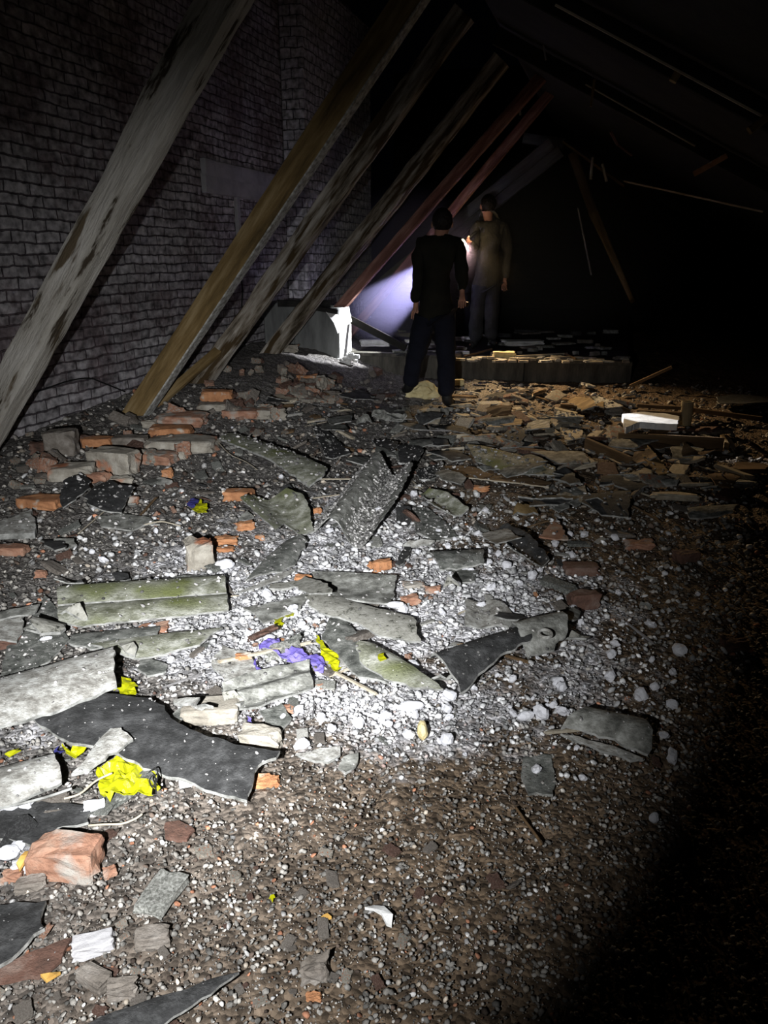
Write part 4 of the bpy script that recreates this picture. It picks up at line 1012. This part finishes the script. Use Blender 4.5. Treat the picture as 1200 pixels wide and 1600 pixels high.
def zone(px, py):
    if py < 700: return 'near the wall foot timbers' if px < 560 else 'in front of the kerb'
    if py > 1220: return 'in the nearest foreground'
    if px > 900: return 'in the dim right side'
    if py < 880: return 'left of the corrugated sheet' if px < 520 else 'around and right of the corrugated sheet'
    return 'beside the mossy strips and dark sheet' if px < 390 else ('around the violet cloth' if px < 620 else 'around the half-round dark sheet')


def protos(name, dimsf, m, n, rough, boxy, sub):
    return [lump_mesh(name, dimsf, M[m], 100 + i * 7.7, rough, boxy, sub) for i in range(n)]


def scatter(name, protos_, blobs, count, smin, smax, label, cat, group, zoff=.3, tilt=.5, power=2.0, accept=None, flat=True, zones=True):
    first = None; k = 0; tries = 0
    while k < count and tries < count * 20:
        tries += 1
        px, py = scatter_px(blobs)
        if not (-20 < px < 1220 and 560 < py < 1620): continue
        if accept and not accept(px, py): continue
        c = G(px, py); s, d = sd(c.x, c.y)
        if s > KERB_S - .15 and d > KD0 - .1: continue
        if d < .08 or c.y > 9.9: continue
        q = smin + (smax - smin) * random.random() ** power
        o = bpy.data.objects.new(name, protos_[k % len(protos_)]) if first is None or k < len(protos_) else first.copy()
        if k >= len(protos_): o.data = protos_[k % len(protos_)]
        COL.objects.link(o); first = first or o
        o.location = (c.x, c.y, Hbase(c.x, c.y) + q * zoff); o.scale = (q, q * random.uniform(.7, 1.1), q * random.uniform(.7, 1.1))
        o.rotation_euler = (random.gauss(0, tilt), random.gauss(0, tilt), random.uniform(0, 6.28))
        zn = zone(px, py) if zones else ''
        tag(o, (label + ' ' + zn).strip(), cat, (group + ' ' + zn).strip()); k += 1


LUMPS = [(430, 955, 90, 35, 1.3), (620, 880, 110, 45, 1.0), (800, 930, 90, 55, .9), (560, 1110, 80, 35, 1.0), (880, 1050, 70, 80, .5),
         (1020, 990, 110, 120, .35), (700, 850, 90, 50, .6), (250, 850, 90, 45, .35), (850, 1190, 70, 60, .15), (500, 1000, 160, 60, .8),
         (760, 1110, 90, 40, .4), (1080, 1150, 80, 130, .12), (30, 1330, 30, 40, .08), (900, 720, 120, 40, .12), (480, 740, 120, 50, .18), (1000, 800, 100, 60, .15)]
wp = protos('white_lump', (1, .95, .8), 'white', 8, .30, False, 2)
scatter('white_lump', wp, LUMPS, 290, .014, .056, 'small white lump', 'white lump', 'white lumps', power=2.2, zoff=.35)
GREY = [(300, 780, 180, 70, 1), (560, 780, 160, 80, 1.2), (450, 700, 160, 40, 1.2), (180, 920, 120, 60, .4), (850, 820, 120, 60, .8), (420, 1080, 120, 40, .6), (100, 1260, 80, 60, .3), (700, 1000, 150, 80, .5), (1000, 780, 120, 60, .6), (650, 740, 100, 30, .6)]
gp = [lump_mesh('grey_shard', (1, .6, .16), M[k], 40 + i * 5.1, .16, True, 2) for i, k in enumerate(['cement', 'cement_grey', 'stone', 'cement_pale', 'cement_dark', 'stone', 'cement_grey', 'brick_dirty'])]
scatter('grey_shard', gp, GREY, 210, .04, .16, 'small flat grey shard', 'shard', 'small grey shards', tilt=.28, zoff=.12)
WARM = [(830, 640, 80, 16, 1.4), (760, 640, 50, 16, 1.2), (900, 665, 70, 20, 1.2), (800, 690, 70, 20, .8), (560, 640, 60, 25, .7), (960, 730, 80, 25, .5), (1080, 740, 80, 40, .5), (480, 650, 50, 25, .6), (1050, 690, 80, 20, .3)]
wpz = [lump_mesh('tan_shard', (1, .55, .14), M[k], 70 + i * 5.1, .16, True, 2) for i, k in enumerate(['brick_mortar', 'splinter', 'stone', 'cement_pale', 'brick_dirty', 'wood_brown', 'splinter', 'brick_mortar'])]
scatter('tan_shard', wpz, WARM, 280, .05, .26, 'flat tan debris shard', 'shard', 'tan shards', tilt=.22, zoff=.16, power=1.6)
ob = [lump_mesh('brick_chip', (1, .7, .5), M[k], 20 + i * 3.1, .2, True, 2) for i, k in enumerate(['brick_bright', 'brick', 'brick_dirty', 'brick'])]
ORG = [(400, 850, 200, 80, 1), (650, 950, 160, 80, .6), (250, 760, 120, 40, .8), (400, 630, 70, 20, 1), (900, 850, 120, 80, .5), (300, 1120, 100, 50, .4), (100, 1450, 80, 80, .2)]
scatter('brick_chip', ob, ORG, 60, .015, .05, 'tiny reddish brick chip', 'brick chip', 'tiny brick chips', zoff=.3)
bl = [lump_mesh('wall_foot_rubble', (1, .7, .6), M[k], 220 + i * 3.1, .16, True, 3) for i, k in enumerate(['brick_mortar', 'stone', 'brick', 'brick_dirty', 'stone', 'brick_mortar'])]
scatter('rubble_lump', bl, [(510, 578, 35, 8, 2.0), (450, 566, 30, 9, 1.0), (420, 605, 50, 14, 1), (350, 640, 40, 14, .5), (90, 740, 60, 20, .5), (470, 590, 30, 14, .8), (200, 690, 60, 20, .4)], 130, .05, .18, 'broken masonry lump', 'masonry lump', 'masonry lumps', zoff=.25, tilt=.4)
sp = [lump_mesh('wood_splinter', (1, .05, .035), M[k], 320 + i, .2, True, 3) for i, k in enumerate(['splinter', 'wood_brown', 'splinter', 'wood_grey'])]
scatter('wood_splinter', sp, GREY + WARM, 110, .08, .34, 'thin wooden splinter', 'splinter', 'thin wooden splinters', tilt=.12, zoff=.06)
fs_ = [lump_mesh('flat_stone', (1, .75, .3), M[k], 420 + i, .2, True, 3) for i, k in enumerate(['stone', 'brick_dirty', 'stone', 'brick_mortar'])]
scatter('flat_stone', fs_, [(300, 1420, 200, 90, 1), (600, 1350, 180, 120, .7), (100, 1540, 80, 60, .4), (450, 1560, 200, 40, .5)], 70, .012, .045, 'dull flat gravel stone', 'stone', 'flat stones', tilt=.2, zoff=.08)


# ------------------------------------------------------------------ uncountable gravel, grit
def gravel(name, count, gen, colf, smin, smax, label, cat, power=3.0, flat=.7):
    bm = bmesh.new(); bmesh.ops.create_icosphere(bm, subdivisions=1, radius=1)
    iv = np.array([v.co[:] for v in bm.verts]); it = np.array([[v.index for v in f.verts] for f in bm.faces]); bm.free()
    nv, nf = len(iv), len(it)
    pts = []
    while len(pts) < count:
        p = gen()
        if p is not None: pts.append(p)
    n = len(pts); P = np.array(pts)
    S = smin + (smax - smin) * RNG.random(n) ** power
    S *= np.clip(np.hypot(P[:, 0], P[:, 1]) / 3.2, .55, 2.2)
    sc = np.stack([S, S * RNG.uniform(.6, 1, n), S * RNG.uniform(.4, flat + .1, n)], 1)
    ang = RNG.uniform(0, 6.28, n); ca, sa = np.cos(ang), np.sin(ang)
    V_ = iv[None] * (1 + RNG.uniform(-.28, .28, (n, nv, 1))) * sc[:, None, :]
    X = V_[..., 0] * ca[:, None] - V_[..., 1] * sa[:, None]; Y = V_[..., 0] * sa[:, None] + V_[..., 1] * ca[:, None]
    T = RNG.normal(0, .35, n)[:, None]
    Zc = V_[..., 2] + X * T
    V_ = np.stack([X + P[:, 0:1], Y + P[:, 1:2], Zc + P[:, 2:3] + S[:, None] * .2], -1)
    Fc = it[None] + (np.arange(n) * nv)[:, None, None]
    me = bpy.data.meshes.new(name)
    me.vertices.add(n * nv); me.vertices.foreach_set('co', V_.reshape(-1))
    me.loops.add(n * nf * 3); me.loops.foreach_set('vertex_index', Fc.reshape(-1).astype(np.int32))
    me.polygons.add(n * nf); me.polygons.foreach_set('loop_start', np.arange(0, n * nf * 3, 3, dtype=np.int32))
    me.update(calc_edges=True); me.validate()
    C = np.array([colf() for _ in range(n)])
    if name == 'gravel':
        for i in range(n):
            k = min(1, dust(P[i, 0], P[i, 1]) * 1.5) * random.random()
            C[i] = C[i] * (1 - k) + np.array([.52, .515, .53]) * random.uniform(.6, 1.1) * k
    C = np.concatenate([C, np.ones((n, 1))], 1)
    ca_ = me.color_attributes.new('Col', 'FLOAT_COLOR', 'POINT'); ca_.data.foreach_set('color', np.repeat(C, nv, 0).reshape(-1))
    me.materials.append(M['gravel'])
    o = link(name, me); tag(o, label, cat, kind='stuff')
    return o


def gen_all():
    px, py = random.uniform(-30, 1230), 1620 - 1020 * random.random() ** .8
    c = G(px, py); s, d = sd(c.x, c.y)
    if s > KERB_S - .1 and d > KD0: return None
    if d < .05 or c.y > 9.9: return None
    return (c.x, c.y, Hbase(c.x, c.y))


def gen_white():
    px, py = scatter_px(LUMPS[:8] + LUMPS[9:11])
    if not (0 < px < 1200 and 600 < py < 1600): return None
    c = G(px, py)
    return (c.x, c.y, Hbase(c.x, c.y) + .004)


def col_g():
    r = random.random()
    if r < .60: b = (.245, .232, .212)
    elif r < .75: b = (.33, .31, .28)
    elif r < .85: b = (.10, .075, .06)
    elif r < .90: b = (.38, .33, .27)
    elif r < .93: b = (.32, .15, .09)
    else: b = (.46, .45, .44)
    k = random.uniform(.45, 1.35); return [min(.9, c * k) for c in b]


gravel('gravel', 36000, gen_all, col_g, .0028, .0155, 'fine brown-grey gravel and crumbs covering the attic floor', 'gravel')
gravel('white_grit', 5600, gen_white, lambda: [random.uniform(.3, .8)] * 3, .003, .019, 'fine white grit spread between the sheet pieces', 'grit', power=2.4)


SW = []
for cen_, top_, tr_, lb_, of_ in SHEETS:
    k_ = 6.0 if 'corrugated sheet' in lb_ else (1.6 if ('grit' in lb_ or 'dull' in lb_ or 'black flap' in lb_) else .45)
    for a_, b_, c_ in tr_:
        A_, B_, C_ = top_[a_], top_[b_], top_[c_]; ar = (B_ - A_).cross(C_ - A_).length / 2
        if 'corrugated sheet' in lb_: ar *= 1.6 if of_[a_] < .5 * max(of_) else .08
        SW.append((ar * k_, cen_, A_, B_, C_))
CW = np.cumsum([w_[0] for w_ in SW]); CW /= CW[-1]


def gen_sheet():
    i = int(np.searchsorted(CW, random.random())); _, c, a, b, d = SW[min(i, len(SW) - 1)]
    u, v = random.random(), random.random()
    if u + v > 1: u, v = 1 - u, 1 - v
    p = c + a + (b - a) * u + (d - a) * v; return (p.x, p.y, p.z)


gravel('sheet_grit', 5600, gen_sheet, lambda: (lambda h: [h, h * .97, h * .94])(random.choice([.5, .35, .2, .14, .4]) * random.uniform(.6, 1.2)), .002, .011, 'loose grit lying on the sheet pieces', 'grit', power=3.0)

# ------------------------------------------------------------------ people
def skin_obj(name, verts, edges, radii, m, parent, root=0, sub=2, disp=0.0):
    cen = parent.location
    me = bpy.data.meshes.new(name + '_skeleton'); me.from_pydata([tuple(Vector(v) - cen) for v in verts], edges, [])
    o = bpy.data.objects.new(name, me); COL.objects.link(o)
    md = o.modifiers.new('skin', 'SKIN'); md.use_smooth_shade = True; md.branch_smoothing = .6
    for i, r in enumerate(radii):
        sv = me.skin_vertices[0].data[i]; sv.radius = (r, r) if not isinstance(r, tuple) else r; sv.use_root = (i == root)
    ss = o.modifiers.new('sub', 'SUBSURF'); ss.levels = sub; ss.render_levels = sub
    dg = bpy.context.evaluated_depsgraph_get(); ev = o.evaluated_get(dg)
    nm = bpy.data.meshes.new_from_object(ev); o.modifiers.clear(); o.data = nm; nm.materials.clear(); nm.materials.append(m)
    if disp:
        for v in nm.vertices:
            v.co += v.normal * disp * noise.fractal(v.co * 9, 1, 2, 3)
    o.parent = parent
    return o


def person(J, label, mj, mt, face, loc):
    """J: joints in world space; face: horizontal direction the head looks at"""
    root = empty('person', loc, label, 'person')
    face = Vector(face).normalized()
    vs, es, rs = [], [], []
    def add(p, r, par=None):
        vs.append(Vector(p)); rs.append(r); i = len(vs) - 1
        if par is not None: es.append((par, i))
        return i
    pel = add(J['pelvis'], .115); wa = add(J['pelvis'].lerp(J['chest'], .45), .105, pel); ch = add(J['chest'], .125, wa)
    nk = add(J['neck'], .055, ch)
    hd = J['head']; hb = add(hd - Z * .055 + face * .01, .072, nk); hm = add(hd + face * .008, .088, hb); ht = add(hd + Z * .075 - face * .012, .072, hm)
    for s in 'LR':
        sh = add(J['sh' + s], .045, ch); el = add(J['el' + s], .043, sh); wr = add(J['wr' + s], .028, el)
        d = (J['wr' + s] - J['el' + s]).normalized(); side = d.cross(face); side = side.normalized() if side.length > .1 else V.copy()
        nrm = d.cross(side).normalized()
        pm = add(J['wr' + s] + d * .05, .030, wr)
        for k, (off, ln) in enumerate([(-.030, .068), (-.010, .078), (.010, .072), (.030, .056)]):
            b = J['wr' + s] + d * .085 + side * off
            a1 = add(b, .0095, pm); a2 = add(b + d * ln * .5 + nrm * .012, .009, a1); add(b + d * ln * .85 + nrm * .034, .008, a2)
        tb = J['wr' + s] + d * .035 + nrm * .034
        t1 = add(tb, .012, pm); add(tb + d * .045 + nrm * .020, .010, t1)
        hp = add(J['hip' + s], .085, pel); kn = add(J['kn' + s], .055, hp); an = add(J['an' + s], .04, kn)
        add(J['toe' + s], .032, an)
    skin_obj('body', vs, es, rs, M['skin'], root, 0)
    # face features
    bm = bmesh.new(); right = face.cross(Z).normalized()
    def blob(c, sc):
        r = bmesh.ops.create_icosphere(bm, subdivisions=2, radius=1)
        for v in r['verts']:
            q = v.co.copy(); v.co = (c - root.location) + right * q.x * sc[0] + face * q.y * sc[1] + Z * q.z * sc[2]
    blob(hd + face * .098 - Z * .022, (.014, .02, .024))
    for sgn in (-1, 1): blob(hd + right * sgn * .090 - Z * .015, (.012, .02, .032))
    me = bpy.data.meshes.new('face'); bm.to_mesh(me); bm.free(); me.materials.append(M['skin']); o = link('face_features', me, root)
    # hair cap
    bm = bmesh.new(); bmesh.ops.create_icosphere(bm, subdivisions=4, radius=1); hv = []
    for v in bm.verts:
        q = v.co.copy(); low = -.75 if q.dot(Vector((face.x, face.y, 0))) < .2 else .25
        if q.z < low: q *= max(.55, 1 - (low - q.z) * .8)
        nn = 1 + .05 * noise.noise(q * 6)
        v.co = hd - root.location + Vector((q.x * .094, q.y * .104, q.z * .108)) * nn - face * .014 + Z * .02
    me = bpy.data.meshes.new('hair'); bm.to_mesh(me); bm.free(); me.materials.append(M['hair']); link('hair', me, root)
    # jacket
    vs, es, rs = [], [], []
    wd_ = (J['shR'] - J['shL']).normalized()
    a0 = add(J['pelvis'] - Z * .13, (.195, .16)); a1 = add(J['pelvis'] + Z * .10, (.178, .14), a0); a2 = add(J['pelvis'].lerp(J['chest'], .55), (.20, .15), a1); a3 = add(J['chest'], (.215, .16), a2)
    add(J['neck'] + Z * .075, .088, a3)
    for s in 'LR':
        sh = add(J['sh' + s], .088, a3); e = add(J['el' + s], .062, sh); add(J['el' + s].lerp(J['wr' + s], 1.02), .046, e)
    skin_obj('jacket', vs, es, rs, M[mj], root, 1, disp=.02)
    vs, es, rs = [], [], []
    p = add(J['pelvis'] + Z * .05, .15)
    for s in 'LR':
        h = add(J['hip' + s] - Z * .04, .12, p); k = add(J['kn' + s], .098, h); k2 = add(J['kn' + s].lerp(J['an' + s], .6), .092, k); add(J['kn' + s].lerp(J['an' + s], .95), .085, k2)
    skin_obj('trousers', vs, es, rs, M[mt], root, 0, disp=.02)
    for s in 'LR':
        vs, es, rs = [], [], []
        h = add(J['an' + s] + (J['kn' + s] - J['an' + s]) * .25, .056); a = add(J['an' + s] + Z * .0, .056, h); b = add(J['an' + s].lerp(J['toe' + s], .55) - Z * .005, .05, a); add(J['toe' + s], .042, b)
        skin_obj('boot', vs, es, rs, M['boots'], root, 0)
    return root


def A(px, py, y): return aty(px, py, y)


y1 = 7.45
J1 = dict(pelvis=A(679, 482, y1), chest=A(684, 400, y1), neck=A(688, 368, y1), head=A(691, 348, y1 + .03),
          shL=A(657, 378, y1), shR=A(716, 378, y1), elL=A(653, 434, y1 + .02), elR=A(722, 428, y1), wrL=A(650, 474, y1 + .05), wrR=A(722, 456, y1 - .02),
          hipL=A(664, 492, y1 + .02), hipR=A(695, 492, y1 - .02), knL=A(652, 548, y1 + .15), knR=A(697, 556, y1 - .02),
          anL=A(639, 606, y1 + .25), anR=A(698, 626, y1 - .12), toeL=A(632, 608, y1 + .42), toeR=A(704, 630, y1 + .02))
f1 = person(J1, 'near person in dark jacket and navy trousers standing before the kerb, seen from behind', 'jacket', 'trousers', (.1, 1, 0), Vector((J1['pelvis'].x, J1['pelvis'].y, Hbase(J1['pelvis'].x, J1['pelvis'].y))))
y2 = 9.9
J2 = dict(pelvis=A(760, 436, y2), chest=A(764, 368, y2), neck=A(763, 340, y2), head=A(762, 321, y2 - .01),
          shL=A(744, 348, y2), shR=A(787, 349, y2), elL=A(742, 390, y2 - .08), elR=A(794, 398, y2), wrL=A(734, 380, y2 - .22), wrR=A(789, 436, y2 - .05),
          hipL=A(751, 446, y2), hipR=A(769, 446, y2), knL=A(745, 490, y2 - .05), knR=A(768, 492, y2 - .1),
          anL=A(742, 537, y2 + .02), anR=A(768, 534, y2 - .02), toeL=A(734, 540, y2 - .02), toeR=A(776, 537, y2 - .12))
f2 = person(J2, 'far person in tan jacket standing on the platform behind the kerb, holding a lit torch', 'jacket_tan', 'trousers_grey', (-.35, .9, 0), Vector((J2['pelvis'].x, J2['pelvis'].y, KERB_Z)))

# torch in the far person's hand: body, rim and lit lens, with its light
aim = Vector((-.45, 9.35, .45)) - TORCH; aim.normalize()
tor = empty('hand_torch', TORCH, 'lit hand torch held up by the far person, glowing white-yellow', 'torch')


def part_cyl(name, p0, p1, r0, r1, m, parent):
    p0, p1 = Vector(p0), Vector(p1); ax = (p1 - p0).normalized(); a = ax.orthogonal().normalized(); c = ax.cross(a); vs = []; S = 20
    for p, q in ((p0, r0), (p0.lerp(p1, .5), (r0 + r1) / 2), (p1, r1)):
        for k in range(S): vs.append(p + (a * math.cos(2 * math.pi * k / S) + c * math.sin(2 * math.pi * k / S)) * q)
    fs = [(i * S + k, i * S + (k + 1) % S, (i + 1) * S + (k + 1) % S, (i + 1) * S + k) for i in range(2) for k in range(S)]
    fs += [tuple(range(S))[::-1], tuple(2 * S + k for k in range(S))]
    me = mesh_from(name, vs, fs, m, smooth=False); return link(name, me, parent)


part_cyl('handle', -aim * .16, -aim * .03, .018, .02, M['metal'], tor)
part_cyl('head', -aim * .03, aim * .02, .022, .045, M['metal'], tor)
part_cyl('lens', aim * .02, aim * .045, .043, .04, M['lens'], tor)
spot('torch_beam', TORCH + aim * .06, (-.42, 9.36, .5), 1500, (.72, .72, 1.0), 30, .35, .02)
spot('torch_spill', TORCH + aim * .05 + Vector((.02, -.05, 0)), (1.75, 7.25, 0), 640, (1.0, .70, .38), 68, 1.0, .03)
pl = bpy.data.lights.new('torch_glow', 'POINT'); pl.energy = 1.6; pl.color = (1, .78, .5); pl.shadow_soft_size = .04
po = bpy.data.objects.new('torch_glow', pl); COL.objects.link(po); po.location = TORCH + Vector((.03, -.1, .05))


T1 = J1['wrR'] + Vector((.03, .02, -.10)); slab = G(1015, 655, .15); aim1 = (slab - T1).normalized()
tor1 = empty('hand_torch', T1, 'small hand torch in the lowered right hand of the near person', 'torch')
part_cyl('handle', -aim1 * .10, aim1 * .01, .014, .015, M['metal'], tor1)
part_cyl('head', aim1 * .01, aim1 * .04, .016, .024, M['metal'], tor1)
part_cyl('lens', aim1 * .036, aim1 * .041, .020, .02, M['metal'], tor1)
spot('near_torch_beam', T1 + aim1 * .07, slab, 500, (.95, .97, 1.0), 9, .5, .01)


# ------------------------------------------------------------------ smoky haze over the platform
def haze(name, s0, s1, d0, d1, z0, z1, dens, col, label):
    c = B((s0 + s1) / 2, (d0 + d1) / 2, (z0 + z1) / 2)
    bm = bmesh.new(); bmesh.ops.create_icosphere(bm, subdivisions=3, radius=1)
    for v in bm.verts:
        q = v.co.copy(); k = (abs(q.x) ** 4 + abs(q.y) ** 4 + abs(q.z) ** 4) ** -.25
        q *= k
        v.co = U * q.x * (s1 - s0) / 2 + V * q.y * (d1 - d0) / 2 + Z * q.z * (z1 - z0) / 2
    bmesh.ops.recalc_face_normals(bm, faces=bm.faces)
    me = bpy.data.meshes.new(name); bm.to_mesh(me); bm.free()
    m = bpy.data.materials.new(name); m.use_nodes = True; nt = m.node_tree; nt.nodes.remove(nt.nodes['Principled BSDF'])
    v = nt.nodes.new('ShaderNodeVolumeScatter'); v.inputs['Density'].default_value = dens; v.inputs['Anisotropy'].default_value = .1
    v.inputs['Color'].default_value = (*col, 1)
    tcn = nt.nodes.new('ShaderNodeTexCoord'); sb = nt.nodes.new('ShaderNodeVectorMath'); sb.operation = 'SUBTRACT'; sb.inputs[1].default_value = (.5, .5, .5)
    le = nt.nodes.new('ShaderNodeVectorMath'); le.operation = 'LENGTH'; mr = nt.nodes.new('ShaderNodeMapRange'); mr.interpolation_type = 'SMOOTHSTEP'
    mr.inputs[1].default_value = .34; mr.inputs[2].default_value = .5; mr.inputs[3].default_value = dens; mr.inputs[4].default_value = 0
    nt.links.new(tcn.outputs['Generated'], sb.inputs[0]); nt.links.new(sb.outputs[0], le.inputs[0]); nt.links.new(le.outputs['Value'], mr.inputs[0]); nt.links.new(mr.outputs[0], v.inputs['Density'])
    nt.links.new(v.outputs[0], nt.nodes['Material Output'].inputs['Volume'])
    me.materials.append(m)
    return tag(link(name, me, loc=c), label, 'haze', kind='stuff')


haze('smoke', KERB_S - .05, KERB_S + 1.9, D1 - .5, 2.6, .05, 2.3, .55, (.55, .50, 1.0), 'bluish smoke lit by the torch beam between the grey box and the far person')
haze('haze', KERB_S + .25, KERB_S + 3.6, 1.9, 5.0, .2, 2.9, .10, (1, .95, .85), 'thin warm haze hanging around the far person on the platform')
